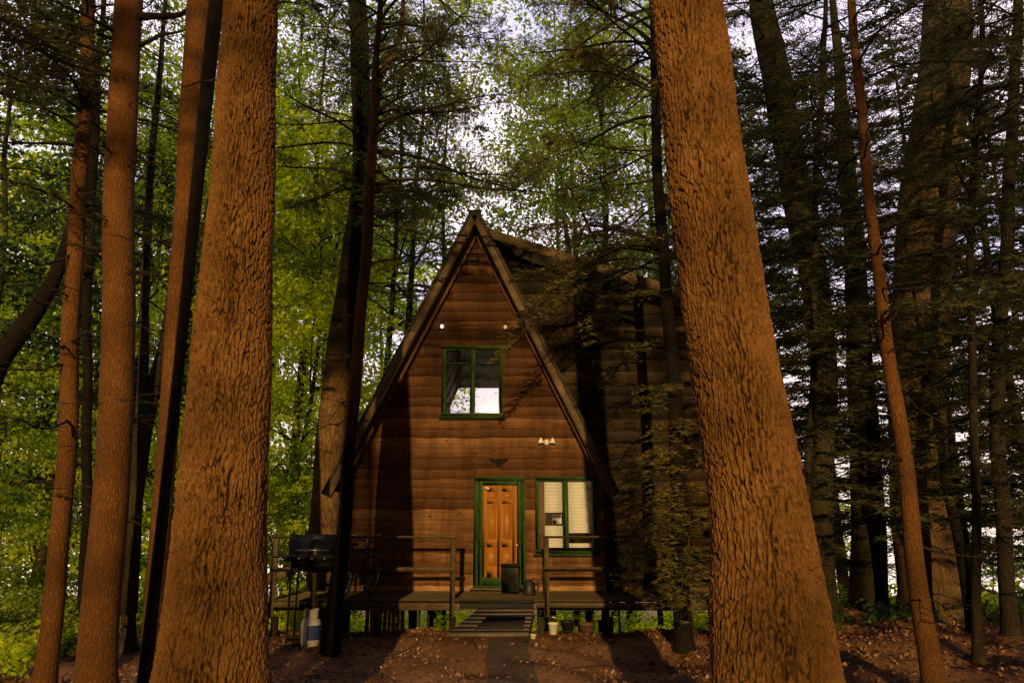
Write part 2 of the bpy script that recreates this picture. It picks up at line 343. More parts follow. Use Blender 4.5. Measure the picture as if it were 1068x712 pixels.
X,Yg=np.meshgrid(xs,ys); V=np.stack([X,Yg,gz(X,Yg)],-1).reshape(-1,3)
nx=len(xs); i=np.arange(len(ys)-1)[:,None]*nx+np.arange(nx-1)[None,:]
tag(MB().add(V,np.stack([i,i+1,i+nx+1,i+nx],-1).reshape(-1,4)).build('ground',M['soil'],smooth=True),kind='structure')
# dark strip laid on the ground as a painted cast shadow towards the ramp
pv=[];L_=60
for k in range(L_):
    y=5+7.05*k/(L_-1)
    for q in range(9):
        x=-.02+.05*math.sin(y*.9)+(q/8-.5)*(.62+.05*math.sin(y*3))
        pv.append((x,y,gzf(x,y)+.008+.006*math.sin(q/8*math.pi)))
i=np.arange(L_-1)[:,None]*9+np.arange(8)[None,:]
tag(MB().add(pv,np.stack([i,i+1,i+10,i+9],-1).reshape(-1,4)).build('shadow_strip',M['shadow_strip'],smooth=True),kind='structure')

# ------------------------------------------------------------------ foliage primitives
def unit(v): return v/(np.linalg.norm(v,axis=-1,keepdims=True)+1e-9)
def leaf_quads(c,size,aspect=.55,flat=.5,r=rng):
    n=len(c); c=np.asarray(c)
    nrm=unit(r.normal(size=(n,3))*[1,1,1]+[0,0,flat*2]); d=unit(np.cross(nrm,r.normal(size=(n,3)))); s=np.cross(nrm,d)
    sz=(size*r.lognormal(0,.32,n))[:,None]
    v=np.stack([c-d*sz*.5, c+s*sz*aspect*.5-nrm*sz*.08, c+d*sz*.5, c-s*sz*aspect*.5-nrm*sz*.08],1).reshape(-1,3)
    return v,np.arange(4*n).reshape(-1,4)
def blade_quads(a,d,ln,w,r=rng):
    """thin needle blades starting at a along d"""
    s=unit(np.cross(d,unit(r.normal(size=a.shape)+[0,0,1.5])))
    b=a+d*ln[:,None]; w=w[:,None] if hasattr(w,'__len__') else w
    v=np.stack([a-s*w*.5,a+s*w*.5,b+s*w*.3,b-s*w*.3],1).reshape(-1,3)
    return v,np.arange(4*len(a)).reshape(-1,4)
def hem_bough(mbw,mbf,p0,az,L,droop=.25,rise=.1,dens=1.0,r=rng,bare=.18,bl=.055,bw=.016,r0=None,side=1.0):
    """flat spray of a hemlock or spruce branch: spine, side twigs, needle blades"""
    n=9; t=np.linspace(0,1,n); dx,dy=math.cos(az),math.sin(az)
    wob=r.normal(size=2)*.08
    sp_=np.stack([p0[0]+dx*L*t-dy*L*wob[0]*np.sin(t*3.1),p0[1]+dy*L*t+dx*L*wob[0]*np.sin(t*3.1),p0[2]+L*(rise*t-droop*t**2)+L*.02*np.sin(t*7+wob[1]*20)],1)
    rr=(r0 or .012+.006*L)*(1-.85*t)
    mbw.tube(sp_,rr,5,False)
    if dens<=0: return sp_
    m=max(4,int(L*11*dens)); tt=r.uniform(bare,1.0,m*2)
    base=np.stack([np.interp(tt,t,sp_[:,k]) for k in range(3)],1)
    sgn=r.choice([-1,1],len(tt)); yaw=az+sgn*r.uniform(.6,1.25,len(tt))
    tl=L*.36*side*np.sin(np.pi*(tt*.8+.16))*r.uniform(.5,1.15,len(tt))+.05
    td=unit(np.stack([np.cos(yaw),np.sin(yaw),r.normal(-.12,.14,len(tt))],1))
    nb=max(6,int(14*1)); u=np.linspace(.06,1,nb)
    P=(base[:,None,:]+td[:,None,:]*(tl[:,None,None]*u[None,:,None])); P[:,:,2]-= .12*(tl[:,None]*u[None,:])**2/.3
    k=r.choice([-1,1],(len(tt),nb)); a2=yaw[:,None]+k*r.uniform(.5,1.1,(len(tt),nb))
    bd=unit(np.stack([np.cos(a2),np.sin(a2),r.normal(-.05,.3,a2.shape)],-1))
    P=P.reshape(-1,3); bd=bd.reshape(-1,3); ln=r.uniform(.6,1.5,len(P))*bl*(1+.4*side)
    v,f=blade_quads(P,bd,ln,bw,r); mbf.add(v,f)
    # twig stems as narrow blades
    v,f=blade_quads(base,td,tl*.9,.006,r); mbw.add(v,f)
    return sp_
def pine_tuft(mbf,c,size,n,r=rng,w=.006):
    c=np.repeat(np.asarray(c),n,axis=0); d=unit(r.normal(size=c.shape)+[0,0,.25]); v,f=blade_quads(c,d,r.uniform(.6,1.1,len(c))*size,w,r); mbf.add(v,f)
def pine_bough(mbw,mbf,p0,az,L,rise=.15,tufts=40,r=rng,size=.11,droop=.2,r0=None):
    n=8; t=np.linspace(0,1,n); dx,dy=math.cos(az),math.sin(az); w=r.normal()*.12
    sp_=np.stack([p0[0]+dx*L*t-dy*w*L*t*t,p0[1]+dy*L*t+dx*w*L*t*t,p0[2]+L*(rise*t-droop*t*t)+.02*L*np.sin(t*8)],1)
    mbw.tube(sp_,(r0 or .012+.008*L)*(1-.85*t),5,False)
    C=[]
    for k in range(int(5+L*3)):
        s=r.uniform(.3,1); b=np.array([np.interp(s,t,sp_[:,q]) for q in range(3)])
        yaw=az+r.choice([-1,1])*r.uniform(.4,1.2); tl=L*.3*r.uniform(.5,1.2)*(1.2-s*.6)
        e=b+np.array([math.cos(yaw)*tl,math.sin(yaw)*tl,tl*r.uniform(-.1,.35)])
        mid=(b+e)/2+r.normal(size=3)*.03*tl; mbw.tube([b,mid,e],[.006+.004*tl,.005,.003],4,False)
        q=r.uniform(.35,1.05,max(3,int(tufts/(5+L*3)*1.2)))[:,None]; C.append(b+(e-b)*q+r.normal(size=(len(q),3))*.05)
    C=np.concatenate(C); pine_tuft(mbf,C,size,14,r)
    return sp_
def dead_branch(mbw,p0,az,L,r=rng,rise=0,r0=None,sub=4):
    n=8; t=np.linspace(0,1,n); w=r.normal()*.2; w2=r.normal()*.06
    dx,dy=math.cos(az),math.sin(az)
    j=r.normal(size=(n,3))*.015*L; j[0]=0
    sp_=np.stack([p0[0]+dx*L*t-dy*w*L*t*t,p0[1]+dy*L*t+dx*w*L*t*t,p0[2]+L*(rise*t+w2*np.sin(t*4)-.12*t*t)],1)+j
    mbw.tube(sp_,(r0 or .008+.006*L)*(1-.8*t),5,False)
    for k in range(sub):
        s=r.uniform(.25,.95); b=np.array([np.interp(s,t,sp_[:,q]) for q in range(3)]); yaw=az+r.choice([-1,1])*r.uniform(.4,1.1); l=L*r.uniform(.12,.4)
        e=b+np.array([math.cos(yaw)*l,math.sin(yaw)*l,r.uniform(-.3,.3)*l]); m=(b+e)/2+r.normal(size=3)*.05*l
        mbw.tube([b,m,e],[.005+.003*L*.3,.004,.002],4,False)
    return sp_
def decid_limbs(mbw,mbf,trunk_pts,trunk_r,z0,nl,L,nleaf,leaf=.1,r=rng,clump=.32,up=.55,flat=.35,sub=7):
    """limbs with sub branches and leaf clumps spread along them"""
    tp=np.asarray([tuple(p) for p in trunk_pts]); tr=np.asarray(trunk_r); zt=tp[-1,2]; C=[]
    for k in range(nl):
        f=(k+r.uniform(0,.9))/nl; z=z0+(zt-z0)*f
        b=np.array([np.interp(z,tp[:,2],tp[:,q]) for q in range(3)]); rb=np.interp(z,tp[:,2],tr)
        az=k*2.4+r.uniform(-.5,.5); l=L*(1-.55*f)*r.uniform(.7,1.15); rise=up*r.uniform(.4,1.2)
        t=np.linspace(0,1,8); w=r.normal()*.15
        d=np.array([math.cos(az),math.sin(az)])
        sp_=np.stack([b[0]+d[0]*l*t-d[1]*w*l*t*t,b[1]+d[1]*l*t+d[0]*w*l*t*t,b[2]+l*rise*t+l*.08*np.sin(t*5+k)],1)
        mbw.tube(sp_,np.minimum(rb*.55,.02+.013*l)*(1-.85*t),5,False)
        for j in range(sub):
            s=.25+.75*(j+r.uniform(0,1))/sub; s=min(s,1); c=np.array([np.interp(s,t,sp_[:,q]) for q in range(3)])
            yaw=az+(-1)**j*r.uniform(.4,1.3); sl=l*.42*(1.15-s*.6)*r.uniform(.6,1.2)
            e=c+np.array([math.cos(yaw)*sl,math.sin(yaw)*sl,sl*r.uniform(-.15,.5)]); m=(c+e)/2+r.normal(size=3)*.06*sl
            mbw.tube([c,m,e],[.008+.004*sl,.006,.003],4,False)
            C+= [(c+(e-c)*r.uniform(.3,1.1),sl) for _ in range(4)]
    per=max(1,nleaf//len(C)); P=[]
    for c,sl in C:
        n=int(per*r.uniform(.3,1.7)); q=r.normal(size=(n,3))*[clump,clump,clump*.45]; P.append(c+q)
    v,f=leaf_quads(np.concatenate(P),leaf,.6,flat,r); mbf.add(v,f)

# ------------------------------------------------------------------ big furrowed trunks
def vnoise(u,v,per,seed):
    g=np.random.default_rng(seed).uniform(-1,1,(per,997)); iu=np.floor(u).astype(int); iv=np.floor(v).astype(int)
    fu=u-iu; fv=v-iv; fu=fu*fu*(3-2*fu); fv=fv*fv*(3-2*fv)
    a=g[iu%per,iv%997]; b=g[(iu+1)%per,iv%997]; c=g[iu%per,(iv+1)%997]; d=g[(iu+1)%per,(iv+1)%997]
    return (a*(1-fu)+b*fu)*(1-fv)+(c*(1-fu)+d*fu)*fv
def worley(u,v,per,seed):
    g=np.random.default_rng(seed).uniform(0.08,.92,(per,997,2)); iu=np.floor(u).astype(int); iv=np.floor(v).astype(int)
    f1=np.full(u.shape,9.); f2=np.full(u.shape,9.)
    for a in (-1,0,1):
        for b in (-1,0,1):
            cu=iu+a; cv=iv+b; p=g[cu%per,cv%997]; d=np.hypot(cu+p[...,0]-u,cv+p[...,1]-v)
            n1=np.minimum(f1,d); f2=np.where(d<f1,f1,np.minimum(f2,d)); f1=n1
    return f2-f1
def big_trunk(pts,rad,seed,nth=420,dz=.0085,ztop_dense=7.2,plates=26,pl_h=.17,depth=.03):
    pts=np.array([tuple(p) for p in pts]); rad=np.array(rad); z0,z1=pts[0,2],pts[-1,2]
    zz=np.concatenate([np.arange(z0,ztop_dense,dz),np.arange(ztop_dense,z1,.12)])
    cx=np.interp(zz,pts[:,2],pts[:,0]); cy=np.interp(zz,pts[:,2],pts[:,1]); rr=np.interp(zz,pts[:,2],rad)
    ker=np.ones(61)/61
    def sm(a): 
        p=np.pad(a,30,mode='reflect',reflect_type='odd'); return np.convolve(p,ker,'valid')
    cx,cy,rr=sm(cx),sm(cy),sm(rr)
    th=np.linspace(0,2*np.pi,nth,endpoint=False); TH,Z=np.meshgrid(th,zz)
    U=TH/(2*np.pi)
    w1=vnoise(U*9,Z*2.2,9,seed+1); w2=vnoise(U*30,Z*7,30,seed+2); w3=vnoise(U*90,Z*22,90,seed+3)
    w4=vnoise(U*16,Z*4.5,16,seed+12)
    u=U*plates+.9*w1+.6*w4+.42*w2+.2*w3; v=Z/pl_h+1.0*vnoise(U*14,Z*3.5,14,seed+4)+.5*w2+.3*w3
    e=worley(u,v,plates,seed+5)
    u2=U*plates*2+.9*w2+.6*w3; e2=worley(u2,Z/pl_h*1.7+.9*w1+.6*w3,plates*2,seed+6)
    var=sstep(-.5,.6,vnoise(U*22,Z*5,22,seed+13))           # furrows open and close along their length
    h=1-(1-sstep(0,.3,e))*(.5+.5*var); h2=sstep(0,.3,e2)
    fine=vnoise(U*200,Z*34,200,seed+7); finer=vnoise(U*330,Z*110,330,seed+8); scal=vnoise(U*70,Z*30,70,seed+14)
    H=h*.85+.13*h2*h+.16*fine+.09*finer+.14*scal
    Rr=rr[:,None]*(1+.035*vnoise(U*4,Z*.9,4,seed+9)+.03*vnoise(U*7,Z*1.7,7,seed+10))
    butt=np.clip(1-(Z-z0)/1.3,0,1)**2; Rr=Rr*(1+.22*butt*(.6+.6*np.cos(TH*5+seed)))
    rad_=Rr+depth*(H-.8)
    V=np.stack([cx[:,None]+rad_*np.cos(TH),cy[:,None]+rad_*np.sin(TH),Z],-1).reshape(-1,3)
    m=len(zz); i=np.arange(m-1)[:,None]*nth; k=np.arange(nth)[None,:]; k2=(k+1)%nth
    Q=np.stack([i+k,i+k2,i+nth+k2,i+nth+k],-1).reshape(-1,4)
    tone=np.clip((1-(1-sstep(.0,.17,e+.05*fine))*(.55+.45*var))*(.8+.2*sstep(.0,.2,e2))*(.92+.2*vnoise(U*11,Z*2.5,11,seed+20))+.14*scal+.12*fine+.08*finer,0.001,1)
    mb=MB(); mb.add(V,Q,tone.ravel()); return mb

def path3(pl,Y,wscale=1.0):
    """pl: (px,py,width_px[,dY])  ordered from bottom to top -> points, radii"""
    P=[];Rd=[]
    for q in pl:
        y=Y+(q[3] if len(q)>3 else 0); P.append(at(q[0],q[1],y)); Rd.append(q[2]/2*mpp(q[1],y)*wscale)
    return P,Rd
def extend(P,Rd,ztop,rtop,toground=True,flare=1.25):
    if toground:
        g=gzf(P[0].x,P[0].y)-.15
        if P[0].z>g+.3:
            d=(P[0]-P[1]); s=(P[0].z-g)/max(.2,-(d.z)) ; b=P[0]+d*min(s,1.2); b.z=g
            P=[b]+P; Rd=[Rd[0]*flare]+Rd
        else:
            P[0].z=g; 
    d=(P[-1]-P[-2]); s=(ztop-P[-1].z)/d.z; t=P[-1]+Vector((d.x*s*.6,d.y*s*.6,ztop-P[-1].z)); P=P+[P[-1].lerp(t,.5),t]; Rd=Rd+[(Rd[-1]+rtop)/2,rtop]
    return P,Rd
def smooth_path(P,Rd,n=40,wob=0.0,r=rng):
    P=np.array([tuple(p) for p in P]); z=P[:,2]; zz=np.linspace(z[0],z[-1],n)
    A=[np.interp(zz,z,P[:,k]) for k in (0,1)]; rr=np.interp(zz,z,Rd)
    for _ in range(3):
        for a in A+[rr]: a[1:-1]=(a[:-2]+2*a[1:-1]+a[2:])/4
    if wob: 
        for a in A: a+=wob*np.sin(zz*1.1+r.uniform(0,6))+wob*.5*np.sin(zz*2.7+r.uniform(0,6))
    fl=1+.55*np.clip(1-(zz-zz[0])/.55,0,1)**2
    return np.stack([A[0],A[1],zz],1),rr*fl
def trunk_at(T,z): return np.array([np.interp(z,T[0][:,2],T[0][:,k]) for k in range(3)])
def az_cam(): return R(-90)

def finish(name,label,cat,group,P,trunk_mb,tmat,branch_mb=None,fol=None,bmat=None,smooth=True):
    loc=Vector((float(P[0][0]),float(P[0][1]),gzf(P[0][0],P[0][1])))
    t=thing(name,label,cat,loc,group)
    trunk_mb.build('trunk',tmat,t,smooth=smooth,loc=loc)
    if branch_mb and branch_mb.n: branch_mb.build('branches',bmat or tmat,t,smooth=True,loc=loc)
    if fol:
        for nm,mb,mt in fol:
            if mb.n: mb.build(nm,mt,t,loc=loc)
    return t

# (1) big left pine, (2) big right pine
P,Rd=path3([(219,712,131),(232,530,104),(243,350,89),(254,170,73),(262,0,62)],6.2,.86)
P,Rd=extend(P,Rd,17,.12)
tm=big_trunk(P,Rd,11,plates=56,pl_h=.23,depth=.03); bw=MB(); bf=MB()
T=(np.array([tuple(p) for p in P]),np.array(Rd))
for k in range(26):
    z=rng.uniform(8.2,16.5); pine_bough(bw,bf,trunk_at(T,z),rng.uniform(0,6.28),rng.uniform(1.6,3.2),tufts=70)
for z,a,l in ((4.7,2.6,.25),(5.9,3.3,.3),(3.6,-.6,.12),(6.7,-.3,.4)): 
    b=trunk_at(T,z); dead_branch(bw,b,a,l+.3,r0=.018,sub=0)
finish('pine_tree','thick furrowed pine trunk left of the cabin, second biggest in front','tree','towering pines framing the cabin',P,tm,M['bark_big'],bw,[('crown',bf,M['pine'])],M['bark_shade'])
P,Rd=path3([(811,712,138),(791,530,108),(760,350,94),(735,170,84),(714,0,78)],5.0,.92)
P,Rd=extend(P,Rd,16,.12)
tm=big_trunk(P,Rd,23,plates=60,pl_h=.22,depth=.03); bw=MB(); bf=MB(); T=(np.array([tuple(p) for p in P]),np.array(Rd))
for k in range(26):
    z=rng.uniform(7.6,15.5); pine_bough(bw,bf,trunk_at(T,z),rng.uniform(0,6.28),rng.uniform(1.6,3.2),tufts=70)
finish('pine_tree','thickest furrowed pine trunk, right of the cabin, leaning left as it rises','tree','towering pines framing the cabin',P,tm,M['bark_big'],bw,[('crown',bf,M['pine'])],M['bark_shade'])

def std_tree(name,label,pl,Y,ztop,rtop,tmat,group=None,boughs=(),dead=0,deadz=(2,7),deadL=(.6,1.6),fm='hemlock',wob=.02,bark2='bark_shade',n=14,cat='tree',extra=None,deadaz=None):
    P,Rd=path3(pl,Y); P,Rd=extend(P,Rd,ztop,rtop)
    Pp,rr=smooth_path(P,Rd,60,wob); tm=MB(); v,f=tube(Pp,rr,n); tm.add(v,f); T=(Pp,rr); bw=MB(); bf=MB()
    for (z0,z1,num,l0,l1,kind,az0,az1) in boughs:
        for k in range(num):
            z=rng.uniform(z0,z1); p=trunk_at(T,z); a=rng.uniform(az0,az1); L=rng.uniform(l0,l1)
            if kind=='h': hem_bough(bw,bf,p,a,L,droop=rng.uniform(.1,.4),rise=rng.uniform(0,.25))
            elif kind=='p': pine_bough(bw,bf,p,a,L,tufts=int(26*L))
    for k in range(dead):
        z=rng.uniform(*deadz); a=rng.uniform(0,6.28) if deadaz is None else rng.uniform(*deadaz); dead_branch(bw,trunk_at(T,z),a,rng.uniform(*deadL),rise=rng.uniform(-.25,.15))
    if extra: extra(T,bw,bf,tm)
    return finish(name,label,cat,group,Pp,tm,M[tmat],bw,[('needles',bf,M[fm])],M[bark2])
PI2=6.283
# second trunk just behind the big left one
std_tree('pine_tree','slim reddish pine trunk half hidden right behind the big left pine',[(168,560,20),(176,450,20),(184,350,21),(195,170,22),(208,0,24)],7.6,15,.08,'bark_red',boughs=[(8.5,14.5,16,1,2.2,'p',0,PI2)],dead=6,deadz=(3,8),deadL=(.3,.8),deadaz=(2.4,4.2))
std_tree('gap_shade_trunk','black trunk added as shade in the gap between the big left pine and slim trunk',[(150,712,14),(163,600,12),(177,470,11),(192,330,11),(209,160,13),(226,0,15)],7.1,15,.05,'bark_black',wob=0)  # dark strip added where only shade fills the gap between trunks
# left reddish pair
def fork_l(T,bw,bf,tm):
    p=trunk_at(T,at(132,15,8).z); dead_branch(bw,p,.1,1.1,r0=.06,rise=.05,sub=0); dead_branch(bw,trunk_at(T,at(134,50,8).z),.2,.9,r0=.035,rise=.45,sub=1)
std_tree('pine_tree','reddish straight trunk, thicker of the two slender pines at far left',[(103,712,39),(113,530,35),(122,350,32),(128,170,29),(132,0,27)],8.0,15,.06,'bark_red',group='slender reddish pines at far left',
  boughs=[(6.3,9.5,10,1.2,2.4,'h',2.2,4.4),(9,14.5,20,1,2.2,'h',0,PI2)],dead=26,deadz=(2.2,9),deadL=(.2,1.1),extra=fork_l)
std_tree('pine_tree','thinner leftmost of the two slender reddish pines, with many bare side branches',[(49,712,22),(64,530,19),(75,350,17),(85,170,15),(92,0,13)],9.0,14,.04,'bark_red',group='slender reddish pines at far left',
  boughs=[(5.6,8.5,9,1.4,2.6,'h',2.0,5.0),(5.5,9,7,1.2,2.4,'h',-1.2,1.2),(8.5,13.5,18,.9,2.1,'h',0,PI2)],dead=34,deadz=(2.0,9.5),deadL=(.4,1.9))
# dark trunks left background
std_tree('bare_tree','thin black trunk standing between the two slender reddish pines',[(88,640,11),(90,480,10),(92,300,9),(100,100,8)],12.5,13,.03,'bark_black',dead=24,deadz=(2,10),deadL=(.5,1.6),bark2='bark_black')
def crook(T,bw,bf,tm):
    a=at(133,600,11); 
    tm.tube([at(133,640,11),at(140,520,11),at(150,450,11),at(161,400,11.1),at(172,360,11.2),at(180,300,11.4)],[.13,.12,.12,.11,.09,.07],10)
std_tree('crooked_tree','crooked forking dark trunk between slender pine and big left pine',[(134,660,14),(141,520,15),(147,440,12),(150,330,9),(156,200,8)],11.0,11,.03,'bark_shade',dead=14,deadz=(1.5,7),deadL=(.5,1.4),extra=crook,bark2='bark_black')
def lean(T,bw,bf,tm): pass
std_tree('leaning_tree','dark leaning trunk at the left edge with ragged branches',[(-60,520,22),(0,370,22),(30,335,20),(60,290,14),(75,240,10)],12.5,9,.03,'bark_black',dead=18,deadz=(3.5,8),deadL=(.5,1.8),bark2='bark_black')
# dark thick trunk rising left of the cabin gable
def hi(T,bw,bf,tm):
    for k in range(14):
        z=rng.uniform(7,14); hem_bough(bw,bf,trunk_at(T,z),rng.uniform(-1.2,.6),rng.uniform(1.4,3.2),droop=.3,rise=.2)
std_tree('pine_tree','tall trunk behind the grill, tan at its foot with shade painted black above',[(337,640,34),(337,555,32),(345,450,30),(357,350,26),(370,250,24),(381,170,22),(376,80,20),(372,0,19)],16.2,20,.1,'bark_top_shade',
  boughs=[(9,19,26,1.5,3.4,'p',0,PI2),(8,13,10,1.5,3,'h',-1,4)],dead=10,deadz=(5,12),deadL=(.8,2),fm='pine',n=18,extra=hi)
def fork_c(T,bw,bf,tm):
    b=trunk_at(T,at(392,120,11.7).z)
    tm.tube([tuple(b),at(396,85,11.7),at(408,60,11.8),at(418,35,11.8),at(424,-40,11.9)],[.07,.055,.05,.045,.03],8)
std_tree('pine_tree','slim forked trunk beside the grill, shadow painted black on its foot, reddish above',[(343,683,19),(352,600,17),(361,520,14),(368,440,13),(376,340,12),(383,230,11),(389,150,11),(394,60,7),(396,0,6)],11.7,15,.03,'bark_foot_shade',
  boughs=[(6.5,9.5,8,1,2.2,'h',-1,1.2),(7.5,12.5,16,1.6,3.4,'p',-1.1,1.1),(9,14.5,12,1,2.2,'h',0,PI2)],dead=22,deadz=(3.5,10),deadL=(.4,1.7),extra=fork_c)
# dark hemlock right of the gable with lit boughs reaching out over the wall
def hem8(T,bw,bf,tm):
    for py,L,a in ((262,2.6,3.5),(285,2.9,3.35),(310,1.9,3.9),(360,1.5,3.8),(405,1.4,4.0),(440,1.3,4.3),(470,1.3,3.9),(490,1.4,4.2),(505,1.3,4.6),(518,1.4,3.9),(532,1.4,4.3),(546,1.3,4.0),(560,1.2,3.7),(575,1.2,4.4),(590,1.0,4.1),(604,.9,4.6),(470,1.2,5.4),(530,1.2,5.3),(570,1.1,5.2)):
        hem_bough(bw,bf,trunk_at(T,at(705,py,11.9).z),a,L,droop=.75,rise=.15,dens=1.5,side=.9,bl=.05,bw=.015)
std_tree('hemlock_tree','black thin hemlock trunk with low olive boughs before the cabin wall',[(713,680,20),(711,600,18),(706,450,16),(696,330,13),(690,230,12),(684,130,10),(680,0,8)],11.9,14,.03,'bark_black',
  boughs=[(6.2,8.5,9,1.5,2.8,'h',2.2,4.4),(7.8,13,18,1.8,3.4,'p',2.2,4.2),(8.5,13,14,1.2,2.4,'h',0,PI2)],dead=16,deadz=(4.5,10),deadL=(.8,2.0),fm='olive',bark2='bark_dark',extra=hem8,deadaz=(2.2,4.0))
# right side
std_tree('pine_tree','broad dark brown trunk at right, widest one behind the thickest pine',[(976,645,72),(962,560,58),(957,460,54),(958,360,56),(966,230,56),(982,100,50),(990,0,46)],15.0,20,.12,'bark_brown',
  boughs=[(7,13,18,1.5,3.2,'h',2.4,5.8),(12,19,22,1.5,3,'h',0,PI2)],dead=20,deadz=(2,11),deadL=(.6,2),n=20)
std_tree('pine_tree','thin pale reddish trunk slanting down the right side over bare twigs',[(973,712,24),(961,640,20),(950,540,17),(938,430,15),(922,340,13),(909,230,11),(898,120,10),(889,0,8)],8.6,13,.03,'bark_red',
  boughs=[(6.2,8.5,9,.9,1.8,'h',0,PI2),(3.6,5.6,7,.8,1.5,'h',2.4,6.4),(8.5,12.5,12,.9,1.8,'h',0,PI2)],dead=44,deadz=(.9,7.5),deadL=(.4,1.7),wob=.015)
std_tree('pine_tree','dark trunk just right of the thickest pine, ending in pale light',[(862,650,22),(856,560,24),(860,400,26),(850,300,28),(828,180,30),(800,40,28)],14.0,17,.08,'bark_shade',
  boughs=[(3.2,9,46,1.4,3.2,'h',2.6,6.8),(9,16,36,1.2,2.8,'h',0,PI2)],dead=24,deadz=(2,8),deadL=(.6,1.8))
std_tree('pine_tree','stout shaded trunk between the pale gap and the broad brown trunk',[(908,645,40),(905,560,34),(900,420,28),(893,300,22),(882,150,16)],16.5,16,.06,'bark_shade',
  boughs=[(2.6,8,38,1.4,2.8,'h',0,PI2),(8,15,22,1.2,2.6,'h',0,PI2)],dead=20,deadz=(1,8),deadL=(.6,1.8))
std_tree('bare_tree','slender dark sapling leaning left beside the broad brown trunk',[(1016,645,12),(1000,560,10),(985,500,9),(972,420,7)],13.0,7,.015,'bark_black',dead=14,deadz=(1,5),deadL=(.4,1.3),bark2='bark_black')
std_tree('hemlock_tree','dark hemlock nearest the right edge with dense hanging boughs',[(1052,660,16),(1046,560,15),(1040,400,14),(1052,200,12),(1062,40,10)],12.0,14,.04,'bark_dark',
  boughs=[(2.4,8.5,34,1.1,2.2,'h',0,PI2),(8,13.5,26,1.0,2.0,'h',0,PI2)],dead=20,deadz=(1,7),deadL=(.5,1.4),bark2='bark_black')

std_tree('hemlock_tree','slender young hemlock with brown green boughs right of the thickest pine',[(838,640,9),(842,540,8),(846,400,7),(852,200,6),(860,20,5)],11.0,12,.02,'bark_shade',
  boughs=[(1.6,11.5,90,.7,1.7,'h',0,PI2)],dead=16,deadz=(.8,4),deadL=(.3,.9))
std_tree('hemlock_tree','young hemlock with low sweeping boughs before the broad brown trunk',[(1022,660,10),(1018,540,9),(1012,400,8),(1015,200,7),(1024,20,5)],10.4,12,.02,'bark_shade',
  boughs=[(1.8,11.5,80,.8,1.9,'h',0,PI2)],dead=16,deadz=(.8,4),deadL=(.3,.9))
# ------------------------------------------------------------------ background tree kinds (few meshes, many copies)
def proto_decid(seed,H,z0,L,nleaf,leafm,leaf=.11,r0=.16,label='',group='',nl=15,bark='bark_shade',clump=.34):
    r=np.random.default_rng(seed); pts=[(0,0,-.6)]; x=y=0
    for k in range(1,9): x+=r.normal()*.12; y+=r.normal()*.12; pts.append((x,y,H*k/8))
    rad=np.linspace(r0,r0*.15,9); P=np.array(pts); zz=np.linspace(-.6,H,30); A=np.stack([np.interp(zz,P[:,2],P[:,0]),np.interp(zz,P[:,2],P[:,1]),zz],1); rr=np.interp(zz,P[:,2],rad)
    tm=MB(); v,f=tube(A,rr,9); tm.add(v,f); bw=MB(); bf=MB(); decid_limbs(bw,bf,A,rr,z0,nl,L,nleaf,leaf,r,clump)
    t=thing('leafy_tree',label,'tree',(0,0,0),group)
    tm.build('trunk',M[bark],t,smooth=True,loc=(0,0,0)); bw.build('branches',M[bark],t,loc=(0,0,0)); bf.build('crown',M[leafm],t,loc=(0,0,0)); return t
def proto_hem(seed,H,z0,L,label,group,fm='hemlock',r0=.16,step=.16,dens=1.0,kind='h'):
    r=np.random.default_rng(seed); zz=np.linspace(-.5,H,24); A=np.stack([.06*np.sin(zz*.6+seed),.06*np.cos(zz*.5+seed),zz],1); rr=np.linspace(r0,.02,24)
    tm=MB(); v,f=tube(A,rr,9); tm.add(v,f); bw=MB(); bf=MB(); z=z0; k=0
    while z<H-.3:
        f_=(z-z0)/(H-z0); l=L*(1-f_)**.75*r.uniform(.7,1.15)+.25; p=[np.interp(z,zz,A[:,q]) for q in range(3)]
        if kind=='h': hem_bough(bw,bf,p,k*2.4+r.uniform(-.4,.4),l,droop=r.uniform(.15,.4),rise=r.uniform(0,.3),dens=dens,r=r,bl=.09,bw=.028)
        else: pine_bough(bw,bf,p,k*2.4+r.uniform(-.4,.4),l,tufts=int(22*l),r=r,size=.15)
        z+=step*(.6+.8*r.random()); k+=1
    for k in range(16): dead_branch(bw,[np.interp(.0,zz,A[:,0]),0,r.uniform(.8,z0+1)],r.uniform(0,6.28),r.uniform(.4,1.4),r)
    t=thing('hemlock_tree' if kind=='h' else 'pine_tree',label,'tree',(0,0,0),group)
    tm.build('trunk',M['bark_shade'],t,smooth=True,loc=(0,0,0)); bw.build('branches',M['bark_dark'],t,loc=(0,0,0)); bf.build('needles',M[fm],t,loc=(0,0,0)); return t
LIME='airy yellow green leafy tree in the background woods left of the cabin'
GRN='mid green leafy tree in the background woods beyond the cabin ridge'
DEEP='deep green leafy tree deep in the left background woods'
HEM='dark hemlock with drooping boughs in the right background woods'
PIN='tall pine with tufted needles rising beyond the cabin'
SAP='thin leafy sapling among the left background undergrowth'
protos={}
protos['lime']=[proto_decid(101,15,.8,4.0,17000,'lime',.13,.13,LIME,'yellow green background trees',nl=22,clump=.42),proto_decid(102,17,2.5,4.2,17000,'lime',.13,.15,LIME,'yellow green background trees',nl=22,clump=.42)]
protos['green']=[proto_decid(103,26,11,4.8,14000,'green',.14,.19,GRN,'green background trees',nl=24,clump=.5),proto_decid(104,24,11,4.6,13000,'sage',.14,.18,GRN,'green background trees',nl=24,clump=.45)]
protos['deep']=[proto_decid(105,14,1.0,3.8,17000,'deep',.13,.15,DEEP,'deep green background trees',nl=20,clump=.4),proto_decid(115,15,1.0,3.8,17000,'green',.13,.15,DEEP,'deep green background trees',nl=20,clump=.4)]
